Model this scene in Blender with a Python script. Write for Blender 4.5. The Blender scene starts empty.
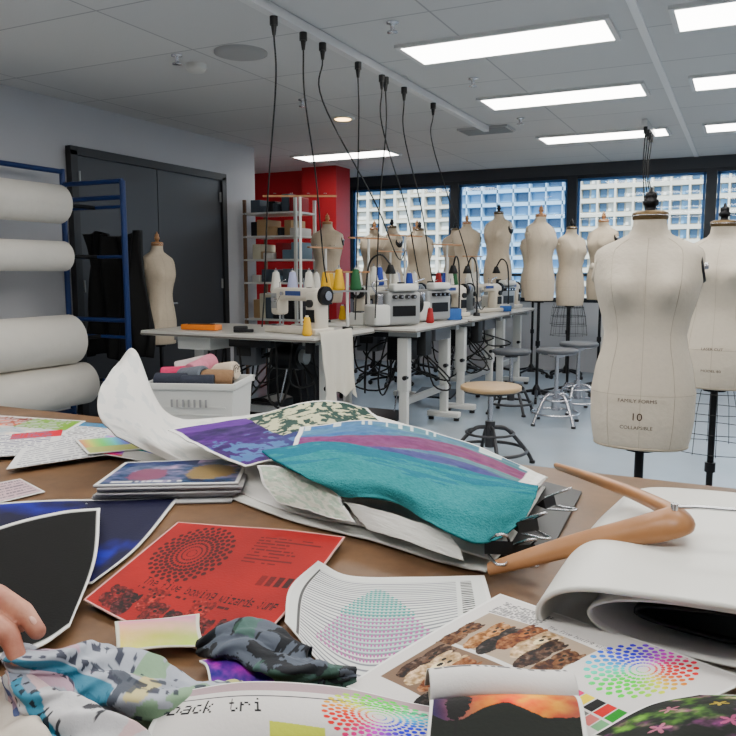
import bpy, bmesh, math, random
import numpy as np
from mathutils import Vector, Matrix
random.seed(4); rng=np.random.RandomState(7)
SC=bpy.context.scene

# ------------------------------------------------------------------ materials
def lin(c):
    return tuple((x/12.92 if x<=0.04045 else ((x+0.055)/1.055)**2.4) for x in c)
MATS={}
def mat(name,col,rough=.5,metal=0,noise=0,nscale=20,bump=0,emit=None,spec=.5,coat=0):
    if name in MATS: return MATS[name]
    m=bpy.data.materials.new(name); m.use_nodes=True
    nt=m.node_tree; b=nt.nodes['Principled BSDF']
    c=lin(col)+(1,)
    b.inputs['Base Color'].default_value=c
    b.inputs['Roughness'].default_value=rough
    b.inputs['Metallic'].default_value=metal
    b.inputs['Specular IOR Level'].default_value=spec
    b.inputs['Coat Weight'].default_value=coat
    if noise or bump:
        tc=nt.nodes.new('ShaderNodeTexCoord'); n=nt.nodes.new('ShaderNodeTexNoise')
        n.inputs['Scale'].default_value=nscale; n.inputs['Detail'].default_value=5
        nt.links.new(tc.outputs['Object'],n.inputs['Vector'])
        if noise:
            mx=nt.nodes.new('ShaderNodeMix'); mx.data_type='RGBA'
            mx.inputs[6].default_value=tuple(x*(1-noise) for x in c[:3])+(1,)
            mx.inputs[7].default_value=tuple(min(1,x*(1+noise)) for x in c[:3])+(1,)
            nt.links.new(n.outputs['Fac'],mx.inputs[0]); nt.links.new(mx.outputs[2],b.inputs['Base Color'])
        if bump:
            bp=nt.nodes.new('ShaderNodeBump'); bp.inputs['Strength'].default_value=bump; bp.inputs['Distance'].default_value=.01
            nt.links.new(n.outputs['Fac'],bp.inputs['Height']); nt.links.new(bp.outputs['Normal'],b.inputs['Normal'])
    if emit:
        b.inputs['Emission Color'].default_value=lin(emit[0])+(1,); b.inputs['Emission Strength'].default_value=emit[1]
    MATS[name]=m; return m
def paint_mat(name,rough=.6,bump=.15,bs=300,spec=.3,dist=.002):
    if name in MATS: return MATS[name]
    m=bpy.data.materials.new(name); m.use_nodes=True; nt=m.node_tree; b=nt.nodes['Principled BSDF']
    a=nt.nodes.new('ShaderNodeAttribute'); a.attribute_name='Col'
    nt.links.new(a.outputs['Color'],b.inputs['Base Color'])
    b.inputs['Roughness'].default_value=rough; b.inputs['Specular IOR Level'].default_value=spec
    tc=nt.nodes.new('ShaderNodeTexCoord'); n=nt.nodes.new('ShaderNodeTexNoise'); n.inputs['Scale'].default_value=bs
    bp=nt.nodes.new('ShaderNodeBump'); bp.inputs['Strength'].default_value=bump; bp.inputs['Distance'].default_value=dist
    nt.links.new(tc.outputs['Object'],n.inputs['Vector']); nt.links.new(n.outputs['Fac'],bp.inputs['Height']); nt.links.new(bp.outputs['Normal'],b.inputs['Normal'])
    MATS[name]=m; return m
M_print=paint_mat('printed_fabric',.66,spec=.22); M_gloss=paint_mat('glossy_print',.38,.05); M_knit=paint_mat('knit_cloth',1.0,.7,350,.05,.003)
white=mat('white_plastic',(.84,.84,.82),.4); cream=mat('cream_enamel',(.83,.80,.74),.35)
black=mat('black_rubber',(.05,.05,.055),.5); dark=mat('dark_metal',(.12,.12,.13),.4,.6); chrome=mat('chrome',(.78,.78,.80),.22,1)
steel=mat('painted_steel_grey',(.60,.61,.61),.45,.15); lam=mat('white_laminate',(.76,.75,.72),.35,noise=.04,nscale=8)
lamedge=mat('laminate_edge',(.40,.38,.35),.5); wood=mat('beech_wood',(.70,.50,.32),.4,noise=.18,nscale=30)
linen=mat('form_linen',(.82,.78,.71),.85,noise=.05,nscale=60,bump=.2); linen2=mat('form_linen_aged',(.79,.73,.64),.85,noise=.08,nscale=40,bump=.2)
seam=mat('form_seam',(.70,.65,.57),.9); orange=mat('orange_plastic',(.93,.50,.05),.4)

# ------------------------------------------------------------------ mesh builder
class B:
    def __init__(s): s.v=[];s.f=[];s.m=[];s.s=[];s.mats=[];s.M=Matrix()
    def mi(s,m):
        if m not in s.mats: s.mats.append(m)
        return s.mats.index(m)
    def add(s,vs,fs,m,sm=False):
        o=len(s.v); k=s.mi(m)
        s.v+= [tuple(s.M@Vector(v)) for v in vs]
        for f in fs: s.f.append(tuple(i+o for i in f)); s.m.append(k); s.s.append(sm)
        return s
    def box(s,c,d,m,bev=0,rz=0,R=None):
        T=Matrix.Translation(c)@(R if R is not None else Matrix.Rotation(rz,4,'Z'))
        if bev:
            bm=bmesh.new(); bmesh.ops.create_cube(bm,size=1)
            for v in bm.verts: v.co=Vector((v.co.x*d[0],v.co.y*d[1],v.co.z*d[2]))
            bmesh.ops.bevel(bm,geom=bm.edges[:],offset=bev,segments=3,affect='EDGES',profile=.5)
            bm.verts.index_update()
            s.add([T@v.co for v in bm.verts],[[v.index for v in f.verts] for f in bm.faces],m,True); bm.free()
        else:
            x,y,z=[q/2 for q in d]
            vs=[T@Vector(p) for p in [(-x,-y,-z),(x,-y,-z),(x,y,-z),(-x,y,-z),(-x,-y,z),(x,-y,z),(x,y,z),(-x,y,z)]]
            s.add(vs,[(0,3,2,1),(4,5,6,7),(0,1,5,4),(1,2,6,5),(2,3,7,6),(3,0,4,7)],m)
        return s
    def cyl(s,p0,p1,r0,m,r1=None,seg=14,cap=True):
        p0=Vector(p0);p1=Vector(p1); r1=r0 if r1 is None else r1
        z=(p1-p0).normalized(); x=z.orthogonal().normalized(); y=z.cross(x)
        vs=[];
        for p,r in((p0,r0),(p1,r1)):
            for i in range(seg):
                a=2*math.pi*i/seg; vs.append(p+x*r*math.cos(a)+y*r*math.sin(a))
        s.add(vs,[(i,(i+1)%seg,seg+(i+1)%seg,seg+i) for i in range(seg)],m,True)
        if cap: s.add(vs,[tuple(range(seg))[::-1],tuple(range(seg,2*seg))],m)
        return s
    def lathe(s,prof,m,loc=(0,0,0),seg=24,sx=1,sy=1):
        vs=[];n=len(prof)
        for r,z in prof:
            for i in range(seg):
                a=2*math.pi*i/seg; vs.append((loc[0]+r*sx*math.cos(a),loc[1]+r*sy*math.sin(a),loc[2]+z))
        fs=[(j*seg+i,j*seg+(i+1)%seg,(j+1)*seg+(i+1)%seg,(j+1)*seg+i) for j in range(n-1) for i in range(seg)]
        s.add(vs,fs,m,True); s.add(vs,[tuple(range(seg))[::-1],tuple(range((n-1)*seg,n*seg))],m)
        return s
    def tube(s,pts,r,m,seg=8,closed=False,flat=1,sub=0,up=None):
        pts=[Vector(p) for p in pts]
        if sub:
            P=cr(np.array([tuple(p) for p in pts]),sub); 
            if not np.isscalar(r): r=cr(np.array(r,float)[:,None],sub)[:,0]
            pts=[Vector(p) for p in P]
        n=len(pts); rr=[r]*n if np.isscalar(r) else list(r)
        vs=[];x=None
        for i,p in enumerate(pts):
            a=pts[i-1] if (i>0 or closed) else p; b=pts[(i+1)%n] if (i<n-1 or closed) else p
            t=(b-a).normalized()
            if up is not None: x=Vector(up).cross(t).normalized()
            elif x is None: x=t.orthogonal().normalized()
            else: x=(x-t*x.dot(t)).normalized()
            y=t.cross(x)
            for k in range(seg):
                a=2*math.pi*k/seg; vs.append(p+x*rr[i]*math.cos(a)+y*rr[i]*flat*math.sin(a))
        fs=[(j*seg+k,j*seg+(k+1)%seg,((j+1)%n)*seg+(k+1)%seg,((j+1)%n)*seg+k) for j in range(n if closed else n-1) for k in range(seg)]
        s.add(vs,fs,m,True)
        if not closed: s.add(vs,[tuple(range(seg))[::-1],tuple(range((n-1)*seg,n*seg))],m)
        return s
    def ring(s,c,R,r,m,n=28,seg=6,sy=1):
        return s.tube([(c[0]+R*math.cos(2*math.pi*i/n),c[1]+R*sy*math.sin(2*math.pi*i/n),c[2]) for i in range(n)],r,m,seg,closed=True)
    def ball(s,c,r,m,seg=16):
        r=(r,)*3 if np.isscalar(r) else r
        vs=[];n=seg//2
        for j in range(1,n):
            for i in range(seg):
                a=2*math.pi*i/seg;b=math.pi*j/n
                vs.append((c[0]+r[0]*math.sin(b)*math.cos(a),c[1]+r[1]*math.sin(b)*math.sin(a),c[2]+r[2]*math.cos(b)))
        vs+=[(c[0],c[1],c[2]+r[2]),(c[0],c[1],c[2]-r[2])];L=len(vs)
        fs=[(j*seg+i,(j+1)*seg+i,(j+1)*seg+(i+1)%seg,j*seg+(i+1)%seg) for j in range(n-2) for i in range(seg)]
        fs+=[(L-2,i,(i+1)%seg) for i in range(seg)]+[(L-1,(n-2)*seg+(i+1)%seg,(n-2)*seg+i) for i in range(seg)]
        s.add(vs,fs,m,True); return s
    def done(s,name,parent=None,loc=None,rz=0):
        me=bpy.data.meshes.new(name); me.from_pydata(s.v,[],s.f)
        for m in s.mats: me.materials.append(m)
        me.polygons.foreach_set('material_index',s.m); me.polygons.foreach_set('use_smooth',s.s)
        me.update()
        o=bpy.data.objects.new(name,me); SC.collection.objects.link(o)
        if parent: o.parent=parent
        if loc: o.location=loc
        o.rotation_euler[2]=rz
        return o
def empty(name,loc=(0,0,0),rz=0):
    o=bpy.data.objects.new(name,None); SC.collection.objects.link(o); o.location=loc; o.rotation_euler[2]=rz; o.empty_display_size=.1; return o
def inst(o,name,loc,rz,sc=1):
    n=bpy.data.objects.new(name,o.data); SC.collection.objects.link(n); n.location=loc; n.rotation_euler[2]=rz; n.scale=(sc,)*3; return n

# ------------------------------------------------------------------ surfaces from control nets
def cr(P,n):
    k=len(P); Q=np.concatenate([[2*P[0]-P[1]],P,[2*P[-1]-P[-2]]]) 
    t=np.linspace(0,k-1,n); i=np.minimum(t.astype(int),k-2); u=(t-i).reshape((-1,)+(1,)*(P.ndim-1))
    a,b,c,d=Q[i],Q[i+1],Q[i+2],Q[i+3]
    return .5*((2*b)+(-a+c)*u+(2*a-5*b+4*c-d)*u**2+(-a+3*b-3*c+d)*u**3)
def vnoise(x,y,seed=0):
    r=np.random.RandomState(seed); G=r.rand(256,256)
    xi=np.floor(x).astype(int);yi=np.floor(y).astype(int);u=x-xi;v=y-yi;u=u*u*(3-2*u);v=v*v*(3-2*v)
    g=lambda a,b:G[a%256,b%256]
    return (g(xi,yi)*(1-u)+g(xi+1,yi)*u)*(1-v)+(g(xi,yi+1)*(1-u)+g(xi+1,yi+1)*u)*v
def fbm(x,y,seed=0,o=4):
    s=0;a=.5
    for k in range(o): s=s+a*vnoise(x*2**k+11*k,y*2**k+7*k,seed+k);a/=2
    return s/(1-.5**o)
def lin_np(C):
    C=np.clip(C,0,1); C=np.where(C<=.04045,C/12.92,((C+.055)/1.055)**2.4)
    L=C.mean(axis=-1,keepdims=True); C=np.clip(L+(C-L)*1.18,0.004,1); return C
TB=.92
def sheet(name,ctrl,nu,nv,colfn,thick=.0015,m=None,wav=0,wf=6,seed=1,back=(.86,.86,.84),mm=True,parent=None,wrinkle=0,fold=None):
    C=np.array(ctrl,float)
    if mm: C=C/1000.; C[...,2]+=TB
    P=cr(C,nv); P=np.swapaxes(cr(np.swapaxes(P,0,1).copy(),nu),0,1)
    S,T=np.meshgrid(np.linspace(0,1,nu),np.linspace(0,1,nv))
    if wav: P[...,2]+=wav*(fbm(S*wf,T*wf,seed,3)-.35)
    if wrinkle: P[...,2]+=wrinkle*(1-np.abs(2*vnoise(S*wf*2+T*wf,T*wf*1.5-S*3,seed+9)-1))**2
    if fold is not None: P=fold(P,S,T)
    if mm: P[...,2]=np.maximum(P[...,2],TB+thick+.0005)
    du=np.gradient(P,axis=1);dv=np.gradient(P,axis=0); N=np.cross(dv,du); N/= (np.linalg.norm(N,axis=2,keepdims=True)+1e-12)
    col=colfn(S,T) if callable(colfn) else np.broadcast_to(np.array(colfn,float),S.shape+(3,))
    col=np.array(col)
    top=P.reshape(-1,3); bot=(P-N*thick).reshape(-1,3)
    V=np.concatenate([top,bot]); n=nu*nv
    idx=np.arange(n).reshape(nv,nu)
    q=np.stack([idx[:-1,:-1],idx[1:,:-1],idx[1:,1:],idx[:-1,1:]],-1).reshape(-1,4)
    qb=q[:,::-1]+n
    b=np.concatenate([idx[0,:],idx[1:,-1],idx[-1,::-1][1:],idx[::-1,0][1:]])
    e=np.stack([b[:-1],b[1:],b[1:]+n,b[:-1]+n],-1)
    F=np.concatenate([q,qb,e])
    me=bpy.data.meshes.new(name); me.from_pydata(V.tolist(),[],F.tolist())
    ca=me.color_attributes.new('Col','FLOAT_COLOR','POINT')
    bc=np.broadcast_to(lin_np(np.array(back)),(n,3))
    CC=np.concatenate([lin_np(col).reshape(-1,3),bc]); CC=np.concatenate([CC,np.ones((2*n,1))],1)
    ca.data.foreach_set('color',CC.astype(np.float32).ravel())
    me.polygons.foreach_set('use_smooth',[True]*len(F)); me.materials.append(m or M_print); me.update()
    o=bpy.data.objects.new(name,me); SC.collection.objects.link(o)
    if parent: o.parent=parent
    return o
def full(S,c): return np.ones(S.shape+(3,))*np.array(c,float)
def put(A,mask,c):
    mask=np.asarray(mask,float)[...,None]; return A*(1-mask)+np.array(c,float)*mask
def border(A,S,T,w=.02,c=(.9,.9,.89),asp=1.):
    m=(S<w)|(S>1-w)|(T<w*asp)|(T>1-w*asp); return put(A,m,c)
def hsv(h,s=.8,v=.9):
    h=(h%1)*6; k=lambda n:(n+h)%6
    f=lambda n: v-v*s*np.clip(np.minimum(k(n),4-k(n)),0,1)
    return np.stack([f(5),f(3),f(1)],-1)
def halftone(A,S,T,cx,cy,R,asp,K=7,n=22,h0=0,single=None,sat=.92):
    p=(S-cx)*asp;q=T-cy;r=np.hypot(p,q);th=np.arctan2(q,p)
    dr=R/K;k=np.round(r/dr);ph=th/(2*np.pi)*n+.5*(k%2);fr=ph-np.round(ph)
    cell=2*np.pi*k*dr/n
    d=np.hypot(fr*cell,r-k*dr)
    m=(d<np.minimum(dr*.49,cell*.47))&(k>=1)&(k<=K)
    c=hsv(th/(2*np.pi)+h0,sat,.82) if single is None else np.array(single)
    mm=m.astype(float)[...,None]; return A*(1-mm)+c*mm
def g_(s): return ''.join(s.split())
FONT={'A':"01110100011000111111100011000110001",'T':"11111001000010000100001000010000100",' ':"0"*35,
'b':g_('10000 10000 10110 11001 10001 10001 11110'),'a':g_('00000 00000 01110 00001 01111 10001 01111'),'c':g_('00000 00000 01110 10000 10000 10001 01110'),'k':g_('10000 10000 10010 10100 11000 10100 10010'),'t':g_('01000 01000 11100 01000 01000 01001 00110'),'r':g_('00000 00000 10110 11001 10000 10000 10000'),'i':g_('00100 00000 01100 00100 00100 00100 01110'),'h':g_('10000 10000 10110 11001 10001 10001 10001'),'e':g_('00000 00000 01110 10001 11111 10000 01110'),'f':g_('00110 01001 01000 11100 01000 01000 01000'),'v':g_('00000 00000 10001 10001 10001 01010 00100'),'o':g_('00000 00000 01110 10001 10001 10001 01110'),'x':g_('00000 00000 10001 01010 00100 01010 10001'),'n':g_('00000 00000 10110 11001 10001 10001 10001'),'g':g_('00000 01111 10001 10001 01111 00001 01110'),'w':g_('00000 00000 10001 10001 10101 10101 01010'),'z':g_('00000 00000 11111 00010 00100 01000 11111'),'d':g_('00001 00001 01101 10011 10001 10001 01111'),'s':g_('00000 00000 01110 10000 01110 00001 11110'),'j':g_('00010 00000 00110 00010 00010 10010 01100'),'u':g_('00000 00000 10001 10001 10001 10011 01101'),'m':g_('00000 00000 11010 10101 10101 10001 10001'),'p':g_('00000 00000 11110 10001 11110 10000 10000')}
def text(A,S,T,s,x,y,w,h,c):
    n=len(s); u=(S-x)/w*n*6; v=(T-y)/h*7
    bits=np.zeros((7,n*6))
    for i,ch in enumerate(s):
        g=FONT[ch]
        for r in range(7):
            for k in range(5): bits[r,i*6+k]=int(g[r*5+k])
    ok=(u>=0)&(u<n*6)&(v>=0)&(v<7)
    m=np.zeros(S.shape); m[ok]=bits[v[ok].astype(int),u[ok].astype(int)]
    return put(A,m,c)
def blob(S,T,cx,cy,rx,ry,seed=0,rough=.5):
    d=((S-cx)/rx)**2+((T-cy)/ry)**2+(fbm(S*30,T*30,seed)-.5)*rough*2
    return d<1
def dogs(A,S,T,x0,y0,x1,y1,pal,seed=5,n=9):
    r=np.random.RandomState(seed)
    for i in range(n):
        cx=x0+(x1-x0)*(i+.5)/n+r.uniform(-.02,.02); cy=y0+(y1-y0)*r.uniform(.25,.75); sx=(x1-x0)/n*r.uniform(.6,.8); sy=(y1-y0)*.30
        c=np.array(pal[i%len(pal)]); sh=(fbm(S*70,T*60,seed+i)-.5)[...,None]*.7
        m=blob(S,T,cx,cy+sy*.8,sx*.9,sy,seed+i,.3)|blob(S,T,cx,cy-sy*.3,sx*.65,sy*.75,seed+i+3,.2)|blob(S,T,cx-sx*.6,cy-sy*.5,sx*.25,sy*.6,seed)|blob(S,T,cx+sx*.6,cy-sy*.5,sx*.25,sy*.6,seed)
        mm=m.astype(float)[...,None]; A=A*(1-mm)+np.clip(c+sh,0,1)*mm
        A=put(A,blob(S,T,cx,cy+sy*.1,sx*.28,sy*.35,seed+i,.2)*.6,tuple(min(1,q*1.5+.1) for q in c))
        for e in(-1,1): A=put(A,np.hypot((S-cx-e*sx*.25)/sx,(T-cy+sy*.4)/sy)<.12,(.04,.03,.03))
        A=put(A,np.hypot((S-cx)/sx,(T-cy+sy*.05)/sy)<.16,(.06,.05,.04))
    return A

# ------------------------------------------------------------------ room shell
H=2.71
wallm=mat('wall_paint',(.75,.755,.775),.8,noise=.03,nscale=3)
redm=mat('red_wall_paint',(.72,.05,.12),.6)
def slab(name,a,b,m):
    c=[(x+y)/2 for x,y in zip(a,b)];d=[abs(y-x) for x,y in zip(a,b)]
    return B().box(c,d,m).done(name)
fm=bpy.data.materials.new('polished_floor'); fm.use_nodes=True; nt=fm.node_tree; b=nt.nodes['Principled BSDF']
n=nt.nodes.new('ShaderNodeTexNoise'); n.inputs['Scale'].default_value=1.5; n.inputs['Detail'].default_value=8
r=nt.nodes.new('ShaderNodeValToRGB'); r.color_ramp.elements[0].color=lin((.53,.58,.62))+(1,); r.color_ramp.elements[1].color=lin((.64,.68,.72))+(1,)
tc=nt.nodes.new('ShaderNodeTexCoord'); nt.links.new(tc.outputs['Object'],n.inputs['Vector']); nt.links.new(n.outputs['Fac'],r.inputs[0]); nt.links.new(r.outputs[0],b.inputs['Base Color'])
b.inputs['Roughness'].default_value=.25
slab('floor',(-7,-3,-.1),(4.5,10.6,0),fm)
cm=bpy.data.materials.new('ceiling_tiles'); cm.use_nodes=True; nt=cm.node_tree; b=nt.nodes['Principled BSDF']
tc=nt.nodes.new('ShaderNodeTexCoord'); br=nt.nodes.new('ShaderNodeTexBrick'); br.offset=0
br.inputs['Scale'].default_value=1; br.inputs['Brick Width'].default_value=1.6; br.inputs['Row Height'].default_value=.8; br.inputs['Mortar Size'].default_value=.006
br.inputs['Color1'].default_value=lin((.83,.83,.825))+(1,); br.inputs['Color2'].default_value=lin((.81,.81,.81))+(1,); br.inputs['Mortar'].default_value=lin((.66,.66,.67))+(1,)
nt.links.new(tc.outputs['Object'],br.inputs['Vector'])
n=nt.nodes.new('ShaderNodeTexNoise'); n.inputs['Scale'].default_value=120
bp=nt.nodes.new('ShaderNodeBump'); bp.inputs['Strength'].default_value=.2; bp.inputs['Distance'].default_value=.004
nt.links.new(tc.outputs['Object'],n.inputs['Vector']); nt.links.new(n.outputs['Fac'],bp.inputs['Height']); nt.links.new(bp.outputs['Normal'],b.inputs['Normal'])
nt.links.new(br.outputs['Color'],b.inputs['Base Color']); b.inputs['Roughness'].default_value=.9
slab('ceiling',(-7,-3,H),(4.5,10.6,H+.1),cm)
slab('wall_left',(-5.17,-3,0),(-5.05,7.35,H),wallm)
slab('wall_alcove_front',(-7,7.25,0),(-5.17,7.35,H),wallm)
slab('wall_alcove_left',(-7,7.35,0),(-6.9,10.5,H),wallm)
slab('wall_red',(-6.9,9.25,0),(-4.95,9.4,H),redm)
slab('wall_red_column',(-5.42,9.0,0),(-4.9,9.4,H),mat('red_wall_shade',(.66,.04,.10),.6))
slab('wall_window_return',(-5.6,9.4,0),(-5.4,10.45,H),wallm)
slab('wall_right',(4.4,-3,0),(4.5,10.6,H),wallm)
slab('wall_rear',(-7,-3.1,0),(4.5,-3,H),wallm)
slab('wall_back_sill',(-5.4,10.25,0),(4.5,10.45,.92),wallm)
hd=mat('window_header',(.22,.23,.25),.6)
slab('wall_back_header',(-5.4,10.25,2.57),(4.5,10.45,H),hd)
slab('trim_ceiling_bar',(-.625,-2,H-.012),(-.58,10.2,H-.0),mat('ceiling_bar',(.93,.93,.93),.5))
slab('baseboard_left',(-5.05,-3,0),(-5.035,4.6,.1),mat('baseboard',(.2,.2,.21),.6))
fr=mat('window_frame_dark',(.13,.15,.18),.4,.3); frb=mat('window_frame_blue',(.16,.40,.66),.4)
gl=bpy.data.materials.new('window_glass'); gl.use_nodes=True; nt=gl.node_tree; nt.nodes.clear()
o=nt.nodes.new('ShaderNodeOutputMaterial'); t=nt.nodes.new('ShaderNodeBsdfTransparent'); t.inputs[0].default_value=(.88,.96,1,1); g=nt.nodes.new('ShaderNodeBsdfGlossy'); g.inputs['Roughness'].default_value=.02
mx=nt.nodes.new('ShaderNodeMixShader'); mx.inputs[0].default_value=.05; nt.links.new(t.outputs[0],mx.inputs[1]); nt.links.new(g.outputs[0],mx.inputs[2]); nt.links.new(mx.outputs[0],o.inputs[0])
xs=[-4.9-.47,-3.7,-2.08,-.42,1.25,2.9,4.4]
for i in range(6):
    w=B(); a,c=xs[i],xs[i+1]
    w.box(((a+c)/2,10.3,2.55),(c-a,.08,.05),fr).box(((a+c)/2,10.3,.95),(c-a,.12,.06),fr)
    w.box((a+.03,10.3,1.75),(.06,.1,1.6),fr).box((c-.03,10.3,1.75),(.06,.1,1.6),fr)
    w.box(((a+c)/2,10.31,2.51),(c-a-.1,.04,.03),frb).box((a+.08,10.31,1.75),(.03,.04,1.55),frb).box((c-.08,10.31,1.75),(.03,.04,1.55),frb)
    w.box(((a+c)/2,10.31,1.28),(c-a-.1,.04,.035),fr)
    w.add([(a+.06,10.33,.97),(c-.06,10.33,.97),(c-.06,10.33,2.53),(a+.06,10.33,2.53)],[(0,1,2,3)],gl)
    w.done('window_%d'%(i+1))
fb=B(); conc=mat('facade_concrete',(.82,.79,.72),.8); conc2=mat('facade_panel_blue',(.60,.74,.84),.6); gls=mat('facade_glass',(.24,.38,.50),.12,.1); gls2=mat('facade_glass_light',(.45,.64,.78),.15,.1); bl=mat('facade_blinds',(.90,.90,.87),.7)
Y0=150
fb.box((-50,Y0+6,5),(160,10,60),conc)
for fi in range(-9,10):
    z=1.5+fi*2.6
    x=-128
    while x<28:
        sec_=0 if x<-56 else (1 if x<-31 else 2)
        if sec_==1:
            fb.box((x+1.6,Y0+.9,z+1.5),(2.8,.2,1.8),gls2 if rng.rand()<.6 else gls); fb.box((x+1.6,Y0,z),(3.2,2.0,.7),conc2)
            fb.box((x,Y0,z+1.3),(.25,2,2.6),conc2)
        elif sec_==0:
            fb.box((x+1.6,Y0+.9,z+1.5),(2.3,.3,1.5),gls if rng.rand()<.6 else bl); fb.box((x+1.6,Y0+.3,z),(3.2,1.6,.5),conc)
            fb.box((x,Y0+.2,z+1.3),(.6,1.7,2.6),conc)
        else:
            fb.box((x+.9,Y0+.9,z+1.5),(1.2,.3,1.5),gls); fb.box((x+2.4,Y0+.9,z+1.5),(1.1,.3,1.5),gls2 if rng.rand()<.7 else bl)
            fb.box((x+1.6,Y0+.2,z+.1),(3.2,1.6,.8),conc); fb.box((x,Y0+.2,z+1.3),(.35,1.7,2.6),conc)
        x+=3.2
fb.done('apartment_building')
slab('street_ground',(-300,11,-30.2),(300,400,-30),mat('asphalt',(.3,.3,.3),.9))
dm=mat('door_paint_charcoal',(.21,.215,.235),.45); df=mat('door_frame_black',(.12,.12,.13),.5)
d=B(); y0,y1,zt=4.67,6.69,2.31; ym=(y0+y1)/2; d.M=Matrix.Translation((.012,0,0))
for a,c in((y0+.04,ym-.005),(ym+.005,y1-.04)): d.box((-5.03,(a+c)/2,zt/2),(.03,c-a,zt-.06),dm)
d.box((-5.02,y0,zt/2),(.06,.07,zt),df).box((-5.02,y1,zt/2),(.06,.07,zt),df).box((-5.02,ym,zt),(.06,y1-y0+.07,.07),df)
for s in(-.07,.07):
    d.cyl((-5.02,ym+s,1.02),(-4.97,ym+s,1.02),.025,chrome).box((-4.965,ym+s*1.6,1.02),(.02,.12,.02),chrome)
for s in(y0+.06,y1-.06):
    for z in(.3,1.2,2.1): d.cyl((-5.005,s,z-.05),(-5.005,s,z+.05),.01,steel)
d.done('door_1')

# ------------------------------------------------------------------ ceiling things
lt=mat('light_diffuser',(1,1,1),.5,emit=((1,.985,.96),14.5)); lf=mat('light_frame',(.85,.85,.85),.4)
def light(x,y,l=1.22,w=.4):
    p=B(); p.box((x,y,H-.012),(l,w,.012),lt)
    for s in(-1,1): p.box((x,y+s*(w/2+.015),H-.01),(l+.06,.03,.02),lf).box((x+s*(l/2+.015),y,H-.01),(.03,w,.02),lf)
    p.done('ceiling_light_panel')
for y in(4.70,6.30,8.25): light(-1.38,y); light(.2,y)
light(-4.36,8.25)
for y in(-.1,1.5,3.1): light(-1.38,y) ; light(.2,y)
for y in(.0,1.9): light(-3.6,y)
for y in(2.,5.5,8.5): light(2.6,y)
p=B(); p.box((-2.3,5.2,H-.03),(.05,4.1,.05),lf)
for y in(3.2,5.2,7.2): p.box((-2.3,y,H-.003),(.09,.06,.01),lf)
p.done('ceiling_power_track')
cord=mat('black_cord',(.03,.03,.03),.6)
ends=[(3.55,(-2.95,4.35,.95),.0),(3.85,(-2.55,4.55,1.25),.02),(4.07,(-2.55,5.9,1.5),.45),(4.53,(-2.72,5.3,.95),.03),(4.89,(-2.6,6.4,1.25),.25),(4.95,(-2.45,5.1,.98),-.05),(5.27,(-2.4,6.2,1.2),.2),(5.85,(-2.3,7.3,.98),.5)]
for y,e,sag in ends:
    p=B(); p.cyl((-2.3,y,H-.056),(-2.3,y,H-.10),.022,black).cyl((-2.3,y,H-.10),(-2.3,y,H-.15),.016,black,.009)
    A=Vector((-2.3,y,H-.15)); E=Vector(e)
    pts=[A,A+Vector((0,.01,-.25)),A.lerp(E,.45)+Vector((0,sag*.3,-.05-sag*.5)),A.lerp(E,.8)+Vector((0,sag*.2,-.1-sag*.4)),E]
    p.tube(pts,.005,cord,6,sub=30); p.done('hanging_power_cord')
p=B(); p.box((-.9,7.9,H-.03),(.05,.7,.05),lf)
for i,dy in enumerate((-.25,-.08,.1,.26)):
    p.cyl((-.9,7.9+dy,H-.055),(-.9,7.9+dy,H-.12),.018,black); p.tube([(-.9,7.9+dy,H-.12),(-.9,7.9+dy,2.2),(-.85+.05*i,8.2+dy,1.5),(-.8+.05*i,8.5,1.0)],.006,cord,6,sub=20)
p.done('ceiling_power_track')
def disc(x,y,r,name,h=.03,m=white):
    B().lathe([(r,0),(r,-.5*h),(r*.8,-h),(r*.1,-h*1.1)],m,(x,y,H)).done(name)
disc(-2.96,4.18,.17,'ceiling_speaker',.02,mat('speaker_grille',(.66,.66,.66),.7)); disc(-3.4,4.28,.07,'smoke_detector',.05)
for x,y in((-3.37,4.05),(-1.85,4.07),(-1.84,5.46),(-1.91,7.02),(-3.3,5.5)):
    p=B(); p.lathe([(.035,0),(.035,-.008),(.012,-.012),(.012,-.05)],chrome,(x,y,H)); p.lathe([(.012,-.05),(.03,-.052),(.03,-.058),(.005,-.06)],chrome,(x,y,H)); p.done('sprinkler_head')
p=B(); p.lathe([(.11,0),(.11,-.01),(.08,-.012)],white,(-3.36,6.31,H)); p.lathe([(.075,-.012),(.07,-.016)],mat('downlight_glow',(1,1,1),.5,emit=((1,.80,.5),9)),(-3.36,6.31,H)); p.done('recessed_downlight')
p=B(); p.box((-2.35,7.4,H-.01),(.5,.3,.02),mat('vent',(.7,.7,.7),.5))
for i in range(6): p.box((-2.35,7.28+i*.05,H-.024),(.46,.02,.01),steel)
p.done('air_vent')

# ------------------------------------------------------------------ cutting table
tm=bpy.data.materials.new('cutting_table_top'); tm.use_nodes=True; nt=tm.node_tree; b=nt.nodes['Principled BSDF']
tc=nt.nodes.new('ShaderNodeTexCoord'); n=nt.nodes.new('ShaderNodeTexNoise'); n.inputs['Scale'].default_value=9; n.inputs['Detail'].default_value=10; n.inputs['Roughness'].default_value=.7
r=nt.nodes.new('ShaderNodeValToRGB'); r.color_ramp.elements[0].position=.3; r.color_ramp.elements[0].color=lin((.33,.235,.16))+(1,); r.color_ramp.elements[1].position=.72; r.color_ramp.elements[1].color=lin((.50,.375,.26))+(1,)
nt.links.new(tc.outputs['Object'],n.inputs['Vector']); nt.links.new(n.outputs['Fac'],r.inputs[0]); nt.links.new(r.outputs[0],b.inputs['Base Color']); b.inputs['Roughness'].default_value=.38; b.inputs['Specular IOR Level'].default_value=.4
t=B(); t.box((-.75,.83,TB-.02),(3.9,1.42,.04),tm,bev=.004)
t.box((-.75,.83,TB-.09),(3.7,1.25,.1),mat('table_apron',(.5,.4,.3),.6))
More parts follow.
